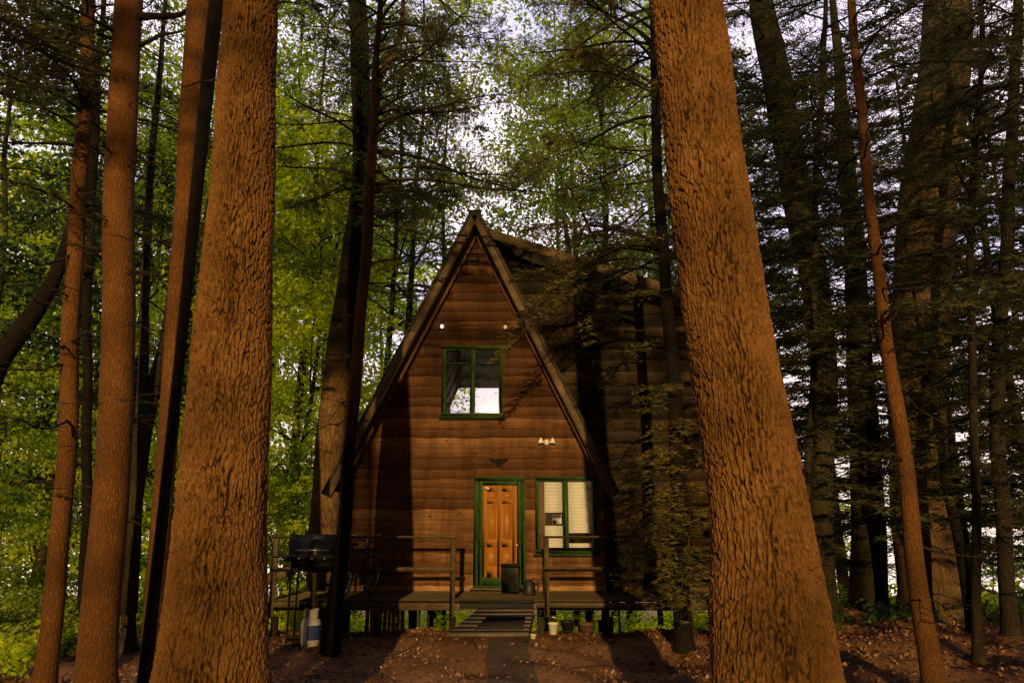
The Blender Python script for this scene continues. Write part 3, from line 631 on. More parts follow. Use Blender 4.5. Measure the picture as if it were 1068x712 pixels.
protos['hem']=[proto_hem(106,16,1.4,3.0,HEM,'hemlocks of the right background'),proto_hem(107,15,2.4,2.7,HEM,'hemlocks of the right background')]
protos['pine']=[proto_hem(108,21,9.5,3.4,PIN,'pines beyond the cabin','pine',.18,.24,kind='p')]
protos['sap']=[proto_decid(109,5.5,.5,1.5,3600,'green',.10,.035,SAP,'leafy saplings',nl=9,bark='bark_dark',clump=.25),proto_decid(110,4.6,.4,1.3,3200,'lime',.10,.03,SAP,'leafy saplings',nl=9,bark='bark_dark',clump=.25)]
used={}
def place(kind,px,Y,sc=1.0,label=None,group=None,py=600):
    x=at(px,py,Y).x if px is not None else 0
    lst=protos[kind]; j=used.get(kind,0); used[kind]=j+1; pr=lst[j%len(lst)]
    loc=(x,Y,gzf(x,Y)); rz=rng.uniform(0,6.28)
    if j<len(lst):
        pr.location=loc; pr.rotation_euler=(0,0,rz); pr.scale=(sc,)*3
        if label: pr['label']=label; pr['group']=group
        return pr
    return dup(pr,loc,rz,sc,label or pr_l[kind][0],group or pr_l[kind][1])
pr_l={'lime':(LIME,'yellow green background trees'),'green':(GRN,'green background trees'),'deep':(DEEP,'deep green background trees'),'hem':(HEM,'hemlocks of the right background'),'pine':(PIN,'pines beyond the cabin'),'sap':(SAP,'leafy saplings')}
for px,Y,s in ((308,21,.85),(150,28,1.1),(10,24,.9),(265,24,.9),(-120,20,1.0),(40,23,1.1),(-20,29,1.2),(155,25,1.1),(235,20,1.0),(290,27,1.15),(330,23,1.0),(-260,26,1.2),(390,31,1.2),): place('lime',px,Y,s)
for px,Y,s in ((-60,16,.95),(30,18,1.0),(130,19,.9),(60,30,1.3),): place('deep',px,Y,s)
for px,Y,s in ((405,25,1.0),(330,31,1.05),(600,26,.95),(590,29,1.0),(690,29,1.0),(770,33,1.1),(250,27,1.1),(615,24,.9),(660,22,.85),(395,22,.85),(170,21,.85)): place('green',px,Y,s)
for px,Y,s in ((455,24,.95),(300,22,1.0),(760,24,1.0),(640,25,.9),(200,30,1.0)): place('pine',px,Y,s)
for px,Y,s in ((800,19,1.05),(880,21,1.1),(1010,20,1.1),(1090,17,1.0),(1110,23,1.15),(1180,20,1.1),(740,20,.9)): place('hem',px,Y,s)
for px,Y,s in ((-30,13,.8),(25,14,.8),(70,14.5,.7),(140,15,.8),(175,14.6,.7),(210,17,.9),(300,18.5,.8),(285,17.2,.8),(318,19.5,.9),(320,22,.9),(0,12,.5),(-90,15,1)): place('sap',px,Y,s)
RSAP='leafy sapling glowing in the low light of the right background'
for px,Y,s in ((850,24,.9),(885,27,1.0),(1030,22,.8),(990,26,.9),(1070,26,.9)): place('sap',px,Y,s,RSAP,'right background saplings')
USAP='pale leafy sapling seen through the gap under the cabin'
for px,Y,s in ((400,24,.7),(425,26,.7),(565,25,.7),(600,25,.7),(635,26,.7),(445,29,.8),(590,31,.9),(480,32,.9)): place('sap',px,Y,s,USAP,'saplings behind and below the cabin')

# unseen trees added behind the viewpoint to block and filter the low light
BH='unseen hemlock added behind the viewpoint to block the low light'
BP='unseen tall pine added behind the viewpoint to shade the cabin'
for x,Y,s in ((9.9,-6,.95),(14,-5,1.0)):
    o=place('hem',None,Y,s,BH,'unseen light blocking hemlocks'); o.location=(x,Y,gzf(x,Y))
for x,Y,s in ((-3.55,-18,1.0),(2.6,-15,.95),(3.3,-22,1.05),(-4.0,-26,1.1),(5.6,-18,1.0),(6.2,-27,1.0)):
    o=place('pine',None,Y,s,BP,'unseen light blocking pines'); o.location=(x,Y,gzf(x,Y))

# ------------------------------------------------------------------ cabin
CX=-.75; HW=2.61; ZA=7.95; ZE=2.52; YF=13.8; YW=14.5; YB=21.3
SL=(ZA-ZE)/HW
def roofx(z,ofs=0): return (ZA-z)/SL-ofs
cab=thing('wooden_cabin','steep gabled brown board cabin with green windows and orange door','cabin',(CX,14.5,gzf(CX,14.5)))
def siding(name,xl,xr,z0,z1,Y,openings,mt,h=.195,parent=cab,facing=-1,seed=1,wavy=.013,back=.1,slopeclip=None):
    r=np.random.default_rng(seed); mb=MB(); z=z0; k=0
    while z<z1-.02:
        zt=min(z+h*r.uniform(.92,1.08),z1,*[q for o_ in openings for q in o_[2:] if q>z+.025]); tone=float(np.clip(r.normal(.74-.115*z,.24),.02,1)); ph=r.uniform(0,9,3)  # tone drops with height: light falloff up the gable painted into the boards
        a,b=min(xl(z),xl(zt)),max(xr(z),xr(zt))
        cuts=[(a,b)]
        for (ox0,ox1,oz0,oz1) in openings:
            if zt>oz0+.01 and z<oz1-.01:
                nc=[]
                for s0,s1 in cuts:
                    if ox1<=s0 or ox0>=s1: nc.append((s0,s1)); continue
                    if ox0>s0: nc.append((s0,ox0))
                    if ox1<s1: nc.append((ox1,s1))
                cuts=nc
        nc=[]
        for s0,s1 in cuts:                       # butt joints
            a_=s0
            while s1-a_>2.2: 
                q_=r.uniform(1.1,3.2)
                if s1-a_-q_<.5: break
                nc.append((a_,a_+q_-.004)); a_+=q_
            nc.append((a_,s1))
        for s0,s1 in nc:
            if s1-s0<.03: continue
            tone=float(np.clip(tone+r.normal()*.06,.02,1))
            n=max(2,int((s1-s0)/.06)); x=np.linspace(s0,s1,n)
            wz=z-.012+wavy*(np.sin(x*3.1+ph[0])+.7*np.sin(x*7.7+ph[1])+.5*np.sin(x*17+ph[2])+r.normal(size=n)*.25)*.7
            wz=np.minimum(wz,z+.02)
            bot=Y+facing*.062; top=Y+facing*.012
            V=np.concatenate([np.stack([x,np.full(n,top),np.full(n,zt+.03)],1),np.stack([x,np.full(n,bot),wz],1),np.stack([x,np.full(n,Y),wz],1),
                              np.stack([x,np.full(n,Y-facing*back),np.full(n,z)],1),np.stack([x,np.full(n,Y-facing*back),np.full(n,zt)],1)])
            for rw,zq in enumerate((zt+.03,z-.01,z-.01,z,zt)):
                sl_=slice(rw*n,(rw+1)*n); V[sl_,0]=np.clip(V[sl_,0],xl(zq),xr(zq))
            i=np.arange(n-1); Q=[]
            for A,B in ((0,1),(1,2),(3,4)): Q.append(np.stack([A*n+i,A*n+i+1,B*n+i+1,B*n+i],1))
            ends=np.array([[0,n,2*n,2*n],[n-1,2*n-1,3*n-1,3*n-1]])
            mb.add(V,np.concatenate(Q+[ends]),np.full(len(V),tone))
        z=zt; k+=1
    return mb.build(name,mt,parent)
FL=.72                                  # floor level
def rect(px0,py0,px1,py1,Y):
    a=at(px0,py0,Y); b=at(px1,py1,Y); c=at((px0+px1)/2,py0,Y); 
    x0=at(px0,(py0+py1)/2,Y).x; x1=at(px1,(py0+py1)/2,Y).x
    return (x0,x1,b.z,a.z)
uw=rect(461,361,525,435,YW); lw=rect(558,497,622,577,YW); dr=rect(494,497,548,616,YW); dr=(dr[0],dr[1],FL,dr[3])
lf=lambda z: CX-max(.001,min(2.5,roofx(z,.07))); rt=lambda z: CX+max(.001,min(2.5,roofx(z,.07)))
sh=.0
openings=[(uw[0]+.03,uw[1]-.03,uw[2]+.03,uw[3]-.03),(lw[0]+.03,lw[1]-.03,lw[2]+.03,lw[3]-.03),(dr[0]+.03,dr[1]-.03,dr[2]-.1,dr[3]-.03)]
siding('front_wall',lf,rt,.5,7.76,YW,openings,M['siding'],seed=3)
bwn=(-1.85,-.33,4.95,5.92)
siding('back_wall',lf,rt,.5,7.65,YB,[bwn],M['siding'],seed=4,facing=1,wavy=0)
# side walls, floor, loft
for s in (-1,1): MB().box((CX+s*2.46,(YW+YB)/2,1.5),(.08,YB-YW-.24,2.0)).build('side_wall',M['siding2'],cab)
MB().box((CX,(YW+YB)/2,FL-.11),(5.0,YB-YW+.1,.2)).build('floor',M['deckwood'],cab)
MB().box((CX,(YW+YB)/2+.1,3.25),(4.2,YB-YW-.5,.18)).build('loft_floor',M['inner'],cab)
# roof planes
def roofplane(s):
    a=Vector((CX,0,ZA)); e=Vector((CX+s*HW,0,ZE)); d=(e-a).normalized(); nn=Vector((s*abs(d.z),0,abs(d.x))).normalized()
    m=MB(); nseg=26; 
    y0,y1=YF+.04,YB+.6
    for k in range(nseg):            # shingle courses stepping down the slope
        p=a+(e-a)*(k/nseg); q=a+(e-a)*((k+1.06)/nseg)
        P=[p+nn*.02,q+nn*.05,q-nn*.0,p-nn*.0]
        V=[(v.x,y,v.z) for y in (y0,y1) for v in P]
        m.add(V,[(0,1,2,3),(7,6,5,4),(0,4,5,1),(1,5,6,2),(3,2,6,7)])
    o=m.build('roof',M['roof'],cab)
    u=MB(); P=[a-nn*.005,e-nn*.005,e-nn*.07,a-nn*.07-Vector((0,0,.08))]
    V=[(v.x,y,v.z) for y in (y0+.4,y1-.05) for v in P]; u.add(V,[(0,1,2,3),(7,6,5,4),(0,4,5,1),(1,5,6,2),(2,6,7,3)]); u.build('roof_lining',M['inner'],cab)
    # rake board
    rk=MB(); off=nn*-.07; A=a+off+Vector((0,YF,0)); B=e+off+Vector((0,YF,0))+d*.12
    rk.beam(A+nn*.03+Vector((s*.03,0,.0)),B+nn*.03,.11,.125,up=tuple(nn)); rk.build('rake_board',M['trim'],cab)
    rk=MB(); rk.beam(A+nn*.13+Vector((s*.03,.02,0)),B+nn*.13+Vector((0,.02,0)),.14,.05,up=tuple(nn)); rk.build('drip_edge',M['roof'],cab)
for s in (-1,1): roofplane(s)
m=MB(); m.box((CX,YF+.02,ZA-.1),(.2,.1,.22)); m.build('ridge_block',M['trim'],cab)
m=MB(); m.beam((CX,YF-.08,ZA+.03),(CX,YB+.62,ZA+.03),.26,.1); m.build('ridge_cap',M['roof'],cab)
for k in range(7):
    y=YW+.5+k*1.0
    for s in (-1,1): MB().beam((CX+s*.1,y,ZA-.45),(CX+s*(HW-.42),y,ZE+.1),.06,.14,up=(0,1,0)).build('rafter',M['inner'],cab)
# right wing with the low slope roof
WY=15.0; WX1=4.15; zr0=7.86; slw=.335
wz=lambda x: zr0-slw*(x-(CX+.15))
wleft=lambda z: CX+roofx(z,-.02) if z>ZE else CX+2.45
def wright(z): return min(WX1,CX+.15+(zr0-.12-z)/slw)
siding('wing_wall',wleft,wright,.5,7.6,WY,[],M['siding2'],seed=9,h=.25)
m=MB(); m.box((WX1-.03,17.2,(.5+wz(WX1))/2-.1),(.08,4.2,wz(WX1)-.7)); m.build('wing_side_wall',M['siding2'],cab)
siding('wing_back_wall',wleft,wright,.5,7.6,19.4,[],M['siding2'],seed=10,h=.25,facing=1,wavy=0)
xa=CX+.1; xe=WX1+.45
def slab(y0,y1,z_up,z_dn,mt,name,x0=xa,x1=xe):
    m=MB(); P=[(x0,wz(x0)+z_up),(x1,wz(x1)+z_up),(x1,wz(x1)+z_dn),(x0,wz(x0)+z_dn)]
    V=[(px,y,pz) for y in (y0,y1) for px,pz in P]; m.add(V,[(0,1,2,3),(7,6,5,4),(0,4,5,1),(1,5,6,2),(2,6,7,3),(3,7,4,0)]); return m.build(name,mt,cab)
slab(14.35,19.9,.05,-.05,M['roof'],'wing_roof')
slab(14.28,14.345,.045,-.15,M['trim'],'fascia_board',x0=CX+.25)
m=MB(); m.box((WX1-.04,WY-.06,3.2),(.12,.1,5.4)); m.build('corner_board',M['siding2'],cab)
MB().box(((CX+2.6+WX1)/2,17.2,FL-.12),(WX1-CX-2.7,4.2,.18)).build('wing_floor',M['deckwood'],cab)
# windows
def frame_mesh(x0,x1,z0,z1,w,y0,y1):
    m=MB(); yc=(y0+y1)/2; d=y1-y0
    m.box(((x0+x1)/2,yc,z1-w/2),(x1-x0,d,w),bev=.006); m.box(((x0+x1)/2,yc,z0+w/2),(x1-x0,d,w),bev=.006)
    for x in (x0+w/2,x1-w/2): m.box((x,yc,(z0+z1)/2),(w,d-.004,z1-z0-2*w+.004),bev=.006)
    return m
def window(x0,x1,z0,z1,bar=None,w=.075):
    wn=frame_mesh(x0,x1,z0,z1,w,YW-.085,YW+.06).build('window',M['green_paint'],cab)
    mid=(x0+x1)/2
    m=MB(); m.box((mid,YW-.02,(z0+z1)/2),(.1,.09,z1-z0-2*w-.002),bev=.006); m.box((mid,YW-.072,(z0+z1)/2),(.03,.02,z1-z0-2*w-.002)); m.build('mullion',M['green_paint'],wn).location=(0,0,0)
    m=MB()
    for a,b in ((x0+w,mid-.05),(mid+.05,x1-w)): m.add([(a,YW+.0,z0+w),(b,YW+.0,z0+w),(b,YW+.0,z1-w),(a,YW+.0,z1-w)],[(0,1,2,3)])
    m.build('pane',M['glass'],wn).location=(0,0,0)
    if bar:
        m=MB()
        for a,b in ((x0+w,mid-.05),(mid+.05,x1-w)): m.box(((a+b)/2,YW-.015,bar),(b-a-.002,.05,.028))
        m.build('glazing_bar',M['green_paint'],wn).location=(0,0,0)
    m=MB(); m.box((mid,YW-.1,z0-.025),(x1-x0+.08,.13,.045),bev=.006); m.build('sill',M['green_paint'],wn).location=(0,0,0)
    return wn
w1=window(*uw,bar=at(490,379,YW).z)
w2=window(*lw)
# blinds: full on the right sash, part of the left one
m=MB(); mid=(lw[0]+lw[1])/2
za=lw[3]-.09; zb=at(600,556,YW+.08).z
z=za; 
while z>lw[2]+.1:
    zz=z
    if z>zb or z<lw[2]+.2: m.box(((mid+.05+lw[1]-.07)/2,YW+.075,z),(lw[1]-.07-mid-.055,.024,.003),rot=(R(68),0,0))
    z-=.027
m.build('blind',M['blind'],cab)
m=MB(); z=za; xl0=at(568,530,YW).x
while z>lw[2]+.1:
    if z>at(580,534,YW).z or z<at(580,548,YW).z: m.box(((xl0+mid-.055)/2,YW+.075,z),(mid-.06-xl0,.024,.003),rot=(R(66),0,0))
    z-=.027
m.build('blind',M['blind'],cab)
m=MB()
for k in range(7):
    x=lw[0]+.08+k*.02; m.box((x,YW+.1+.012*(-1)**k,(lw[2]+lw[3])/2),(.02,.012,lw[3]-lw[2]-.16))
m.build('curtain',M['inner'],cab)
# pale lamp shade and table inside seen under the blind
m=MB(); m.box((mid-.12,YW+.75,at(580,541,YW+.75).z),(.2,.02,.2),bev=.004); m.build('picture_frame',M['blind'],cab)
m=MB(); m.box((mid-.05,YW+.9,at(580,556,YW+.9).z),(.5,.3,.03),bev=.004)
for q in (-.25,.15): m.box((mid+q,YW+.9,FL+.35),(.04,.04,.7))
m.build('table',M['white'],cab)
# partition behind the ground floor window so the room reads as a room
MB().box((CX,YW+3.2,1.95),(4.9,.1,2.4)).build('inner_wall',M['inner'],cab)
wb=frame_mesh(*bwn,.06,YB-.06,YB+.07); wb.box((-1.1,YB,(bwn[2]+bwn[3])/2),(.05,.1,bwn[3]-bwn[2]-.13)); wbo=wb.build('window',M['green_paint'],cab)
m=MB(); m.add([(bwn[0]+.06,YB,bwn[2]+.06),(bwn[1]-.06,YB,bwn[2]+.06),(bwn[1]-.06,YB,bwn[3]-.06),(bwn[0]+.06,YB,bwn[3]-.06)],[(0,1,2,3)]); m.build('pane',M['glass'],wbo).location=(0,0,0)
# door: outer green casing + green storm door frame + orange wooden door
x0,x1,z0,z1=dr
cas=frame_mesh(x0,x1,z0,z1,.085,YW-.10,YW+.06).build('door_casing',M['green_paint'],cab)
a,b=x0+.088,x1-.088; zt=z1-.088; zb=FL+.01
st=MB(); pl=at(503,560,YW).x; pr_=at(539,560,YW).x; pt=at(520,506,YW).z; pb=at(520,602,YW).z
st.box(((a+pl)/2,YW-.045,(zb+zt)/2),(pl-a,.045,zt-zb),bev=.004); st.box(((pr_+b)/2,YW-.045,(zb+zt)/2),(b-pr_,.045,zt-zb),bev=.004)
st.box(((pl+pr_)/2,YW-.045,(pt+zt)/2),(pr_-pl-.002,.043,zt-pt),bev=.004); st.box(((pl+pr_)/2,YW-.045,(pb+zb)/2),(pr_-pl-.002,.043,pb-zb),bev=.004)
stormo=st.build('storm_door_frame',M['green_paint'],cab)
m=MB(); m.box((pr_+.05,YW-.085,at(543,568,YW).z),(.03,.04,.12),bev=.006); m.bar((pr_+.05,YW-.1,at(543,568,YW).z),(pr_-.03,YW-.12,at(543,568,YW).z),.01); m.build('handle',M['chrome'],stormo).location=(0,0,0)
d=MB(); W=pr_-pl; Hh=pt-pb; yd=YW-.015
d.box(((pl+pr_)/2,yd+.008,(pb+pt)/2),(W,.03,Hh),attr=.5)
sw=.085
for xx in (pl+sw/2,pr_-sw/2,(pl+pr_)/2): d.box((xx,yd,(pb+pt)/2),(sw,.03,Hh-.004),bev=.003,attr=.62)
for zz,hh in ((pt-.06,.12),(pb+.1,.2),(pb+Hh*.36,.13),(pb+Hh*.82,.08)):
    for q0,q1 in ((pl+sw,(pl+pr_)/2-sw/2),((pl+pr_)/2+sw/2,pr_-sw)): d.box(((q0+q1)/2,yd,zz),(q1-q0-.002,.028,hh),bev=.003,attr=.45)
for q0,q1 in ((pl+sw,(pl+pr_)/2-sw/2),((pl+pr_)/2+sw/2,pr_-sw)):
    for z_0,z_1 in ((pb+.2,pb+.36*Hh-.065),(pb+.36*Hh+.065,pb+.82*Hh-.04),(pb+.82*Hh+.04,pt-.12)):
        d.box(((q0+q1)/2,yd-.001,(z_0+z_1)/2),(q1-q0-.05,.02,z_1-z_0-.05),bev=0,attr=.75)
dob=d.build('door',M['door'],cab)
m=MB(); m.lathe([(.001,0),(.02,.004),(.02,.02),(.026,.04),(.02,.06),(.001,.062)],(0,0,0),12); k_=m.build('door_knob',M['chrome'],dob); k_.location=(pl+.05,yd-.02,pb+.36*Hh); k_.rotation_euler=(R(90),0,0)
# threshold, wing base skirt, floor skirt, posts
MB().box(((x0+x1)/2,YW-.13,FL+.02),(x1-x0+.1,.16,.04),bev=.005).build('threshold',M['grey_wood'],cab)
for px in (CX-2.35,CX-1.1,CX+.4,CX+1.5,CX+2.5,WX1-.15):
    for y in (YW+.15,17.8,YB-.15): MB().box((px,y,(gzf(px,y)-.2+.55)/2),(.14,.14,.55-gzf(px,y)+.2)).build('foundation_post',M['bark_shade'],cab)
# small wall items
m=MB(); c=at(508,509,YW-.07); m.box(c,(.075,.006,.05),bev=.002); m.box((c.x,c.y-.004,c.z),(.05,.004,.012)); tag(m.build('door_notice',M['white']),'small white oval notice on the top left of the orange door','notice')
m=MB(); c=at(589,595,YW-.06); m.box(c,(.07,.02,.11),bev=.005); m.box((c.x,c.y-.012,c.z),(.03,.01,.05)); tag(m.build('wall_outlet',M['trim']),'small pale outlet box on siding below the ground floor window','outlet box')
# eagle plaque above the door
c=at(520,482,YW-.07); s=.0185
half=[(0,2.2),(1.2,1.2),(3.5,2.0),(7,4.0),(10.5,4.4),(9.2,2.6),(9.6,1.8),(7.6,1.2),(7.4,.3),(5.4,.2),(4.8,-.8),(3.0,-.8),(1.8,-1.6),(2.2,-3.6),(0,-4.4)]
m=MB(); pts=half; n=len(pts); V=[]
for y in (-.012,.012):
    for sg in (1,-1):
        for q in pts: V.append((c.x+sg*q[0]*s,c.y+y-(.012 if q[0]<2.2 else 0),c.z+q[1]*s))
Fq=[]
for blk in (0,1,2,3):
    for k in range(1,n-1): Fq.append((blk*n,blk*n+k,blk*n+k+1,blk*n+k+1))
for blk in (0,1):
    for k in range(n-1): Fq.append((blk*n+k,blk*n+k+1,(blk+2)*n+k+1,(blk+2)*n+k))
m.add(V,Fq); m.lathe([(.001,-.035),(.028,-.01),(.03,.015),(.018,.035),(.001,.042)],(c.x,c.y-.02,c.z+.06),10)
tag(m.build('eagle_plaque',M['blackm']),'black spread winged bird plaque on the boards above the door','plaque')
# twin floodlight
c=at(570,461,YW-.06); fl=thing('floodlight','twin headed white floodlight on the boards above the lower window','floodlight',c)
m=MB(); m.lathe([(.001,0),(.055,0),(.055,.025),(.02,.04),(.001,.04)],(0,0,0),14); o=m.build('base_plate',M['white'],fl,smooth=True,loc=(0,0,0)); o.rotation_euler=(R(90),0,0)
for sg in (-1,1):
    m=MB(); m.lathe([(.001,-.05),(.022,-.05),(.026,-.01),(.062,.05),(.06,.065),(.001,.075)],(0,0,0),16); o=m.build('lamp_head',M['opal'],fl,smooth=True,loc=(0,0,0)); o.location=(sg*.09,-.08,.0); o.rotation_euler=(R(70),0,sg*R(55))
    m=MB(); m.bar((sg*.02,-.03,0),(sg*.07,-.07,0),.012); m.build('arm',M['white'],fl,loc=(0,0,0))
# festoon wire and bulbs under the gable
def bulb(px,py,label,matb,sc=1.0):
    c=at(px,py,YW-.12); b=thing('hanging_bulb',label,'bulb',c)
    m=MB(); m.lathe([(.001,-.045*sc),(.022*sc,-.04*sc),(.036*sc,-.01*sc),(.03*sc,.018*sc),(.014*sc,.035*sc)],(0,0,0),14); m.build('glass_globe',matb,b,smooth=True,loc=(0,0,0))
    m=MB(); m.lathe([(.015*sc,.032*sc),(.018*sc,.035*sc),(.018*sc,.08*sc),(.001,.085*sc)],(0,0,0),10); m.bar((0,0,.08*sc),(0,.0,.13),.004,5); m.build('socket',M['blackp'],b,loc=(0,0,0)); return b
b1=bulb(461,340,'left bulb under the gable, glowing pink','' or M['bulb_lit']); b2=bulb(527,341,'upper right unlit white bulb under the gable above the window',M['opal'],1.15); b3=bulb(531,361,'lower right unlit white bulb at the upper window corner',M['opal'],.9)
m=MB(); 
def wire(a,b,sag):
    a=Vector(a);b=Vector(b); m.tube([a.lerp(b,t)+Vector((0,0,-sag*4*t*(1-t))) for t in np.linspace(0,1,12)],[.006]*12,5,False)
up=Vector((0,0,.13)); e0=at(425,330,YW-.12); e1=at(553,345,YW-.12)
wire(e0,b1.location+up,.05); wire(b1.location+up,b2.location+up,.08); wire(b2.location+up,e1,.05); wire(b2.location+up,b3.location+up,.0)
tag(m.build('festoon_wire',M['blackp']),'thin black wire sagging under the gable between the bulbs','wire')

# ------------------------------------------------------------------ deck, railing, ramp
DY0=12.75; DX0=-3.98; DX1=4.3; sx0,sx1=at(478,630,DY0).x,at(558,630,DY0).x
dk=thing('wooden_deck','low brown timber deck with rails running along the cabin front','deck',(0,DY0,gzf(0,DY0)))
m=MB(); y=DY0
while y<YW-.08:
    m.box(((DX0+DX1)/2,y+.065,FL-.045),(DX1-DX0+rng.uniform(-.03,.03),.13,.035),bev=.005); y+=.138
m.build('deck_boards',M['deckwood'],dk)
m=MB()
for a,b in ((DX0,sx0-.02),(sx1+.02,DX1)):
    for q,h_ in ((0,.118),): m.box(((a+b)/2,DY0-.02-.004*q,FL-.13-q*.093),(b-a,.04,h_),bev=.006)
m.box(((sx0+sx1)/2,DY0+.02,FL-.13),(sx1-sx0+.02,.04,.12))
m.build('skirt_board',M['deckwood'],dk)
for x in (DX0+.1,-3.1,-2.2,sx0-.1,sx1+.1,1.6,2.9,DX1-.1):
    y=DY0+.1; g=gzf(x,y); MB().box((x,y,(g-.1+FL-.3)/2),(.1,.1,FL-.3-g+.1)).build('deck_post',M['bark_shade'],dk)
RZ=at(472,561,DY0).z
for px in (DX0+.06,-3.25,at(472,600,DY0).x,at(570,600,DY0).x,2.9,DX1-.06):
    MB().box((px,DY0-.0,(FL-.3+RZ)/2),(.085,.085,RZ-FL+.3),bev=.008).build('rail_post',M['deckwood'],dk)
for a,b in ((DX0,at(474,600,DY0).x+.03),(at(568,600,DY0).x-.03,DX1)):
    MB().box(((a+b)/2,DY0-.01,RZ+.02),(b-a,.12,.04),bev=.008).build('top_rail',M['deckwood'],dk)
    MB().box(((a+b)/2,DY0-.055,(RZ+FL)/2-.02),(b-a,.03,.07),bev=.006).build('middle_rail',M['deckwood'],dk)
# lattice boards below, reddish on the left
lt=MB()
for k in range(9):
    x=at(383+k*4.6,645,14.0).x; lt.box((x,14.0,.2),(.055 if k%2 else .07,.02,.75),rot=(0,R(rng.uniform(-1.5,1.5)),0))
tag(lt.build('lattice_screen',M['redwood']),'reddish upright slats under the deck left of the ramp','slat screen')
sl=MB()
for px in (428,437,447,604,618,631,646): 
    x=at(px,645,14.05).x; sl.box((x,14.05,.2),(.035,.02,.8),rot=(0,R(rng.uniform(-3,3)),0))
tag(sl.build('slat_screen',M['bark_shade']),'sparse dark slats under the deck against the bright gap','slat screen')
# ramp
rp=thing('entry_ramp','grey weathered board ramp leading up to the cabin door','ramp',((sx0+sx1)/2,DY0-.3,gzf(0,12.4)))
ra=[at(500,638,DY0-.03).x,at(557,638,DY0-.03).x]; yb=12.12; rb=[at(466,659,yb).x,at(551,659,yb).x]
g0=gzf((rb[0]+rb[1])/2,yb)+.045
m=MB(); nb=7
for k in range(nb):
    f0,f1=k/nb+.0015,(k+1)/nb-.0015
    def pt_(u,f,dz=0): return (rb[0]+(rb[1]-rb[0])*u+(ra[0]+(ra[1]-ra[0])*u-rb[0]-(rb[1]-rb[0])*u)*f, yb+(DY0-.05-yb)*f, g0+(FL-.14-g0)*f+dz)
    m.add([pt_(0,f0),pt_(1,f0),pt_(1,f1),pt_(0,f1),pt_(0,f0,-.035),pt_(1,f0,-.035),pt_(1,f1,-.035),pt_(0,f1,-.035)],[(0,1,2,3),(7,6,5,4),(0,4,5,1),(1,5,6,2),(2,6,7,3),(3,7,4,0)])
m.build('ramp_boards',M['grey_wood'],rp)
m=MB()
for u in (.03,.97): m.beam(Vector(pt_(u,0,-.08)),Vector(pt_(u,1,-.1)),.05,.1)
m.build('ramp_rails',M['bark_shade'],rp)
m=MB(); m.add([pt_(u,f,dz) for dz in (.012,.002) for u,f in ((.28,.16),(.92,.16),(.9,.62),(.3,.62))],[(0,1,2,3),(7,6,5,4),(0,4,5,1),(1,5,6,2),(2,6,7,3),(3,7,4,0)])
tag(m.build('doormat',M['mat_dark']),'dark rubber mat lying on the grey ramp boards','mat')
m=MB(); m.box(((sx0+sx1)/2,DY0-.06,FL-.045),(sx1-sx0,.16,.05),bev=.01); m.box(((sx0+sx1)/2,DY0-.045,FL-.11),(sx1-sx0-.06,.06,.09)); tag(m.build('door_step',M['mat_dark']),'black topped step board between ramp and deck','step')

# black box added in place of the cast shadow by the door
c=at(532,615,13.9); c.z=FL-.02; bx=thing('door_shadow_box','squat black lidded box added for the shadow before the orange door','box',c)
m=MB(); m.box((0,0,.24),(.32,.34,.44),bev=.02); m.build('body',M['blackp'],bx,loc=(0,0,0))
m=MB(); m.box((0,0,.485),(.35,.37,.05),bev=.015); m.build('lid',M['blackp'],bx,loc=(0,0,0))
m=MB(); m.tube([(-.06,0,.51),(-.05,0,.55),(.05,0,.55),(.06,0,.51)],[.01]*4,6); m.build('handle',M['terra'],bx,loc=(0,0,0))
# shoes-like watering can right of it
c=at(552,616,13.6); c.z=FL-.02; wc=thing('watering_can','dark watering can on the deck right of the door','watering can',c)
m=MB(); m.lathe([(.001,0),(.1,0),(.11,.02),(.105,.2),(.06,.24),(.055,.26)],(0,0,0),18); m.build('body',M['blackp'],wc,smooth=True,loc=(0,0,0))
m=MB(); m.tube([(-.09,0,.05),(-.2,0,.18),(-.27,0,.27)],[.022,.014,.02],8); m.build('spout',M['blackp'],wc,loc=(0,0,0))
m=MB(); m.tube([(.1,0,.06),(.17,0,.14),(.15,0,.25),(.05,0,.27)],[.01]*4,7); m.build('handle',M['blackp'],wc,loc=(0,0,0))

# gas grill
c=at(326,655,12.3); c.z=gzf(c.x,c.y); gr=thing('gas_grill','black lidded gas grill at the left end of the deck','grill',c)
k_=mpp(600,12.3); 
def zz_(py): return at(326,py,12.3).z-c.z
m=MB(); L0=-.40;L1=.42; zl=zz_(578); zt=zz_(557)
prof=[(-.27,zl),(-.27,zl+.10),(-.22,zl+.22),(-.1,zt),(.08,zt),(.22,zl+.2),(.27,zl+.08),(.27,zl)]
V=[(x,y,z) for x in (L0+.05,L0+.02,L1-.02,L1-.05) for y,z in prof]
for q in (0,3):
    for j in range(8): 
        x,y,z=V[q*8+j]; V[q*8+j]=(x+( .0 if q==0 else 0),y*.93,zl+(z-zl)*.93)
Q=[(a*8+j,a*8+j+1,(a+1)*8+j+1,(a+1)*8+j) for a in range(3) for j in range(7)]+[(0,1,6,7),(1,2,5,6),(2,3,4,5),(24,25,30,31),(25,26,29,30),(26,27,28,29)]
m.add(V,Q); m.build('lid',M['blackm'],gr,loc=(0,0,0))
m=MB(); m.bar((-.25,-.32,zl+.07),(.25,-.32,zl+.07),.014,8); m.bar((-.25,-.32,zl+.07),(-.25,-.26,zl+.07),.01); m.bar((.25,-.32,zl+.07),(.25,-.26,zl+.07),.01); m.build('lid_handle',M['chrome'],gr,loc=(0,0,0))
m=MB(); m.box((0,0,zl-.11),(.72,.5,.2),bev=.03); m.build('firebox',M['blackm'],gr,loc=(0,0,0))
m=MB(); m.box((.0,-.27,zl-.05),(.9,.08,.1),bev=.015); m.build('control_panel',M['blackm'],gr,loc=(0,0,0))
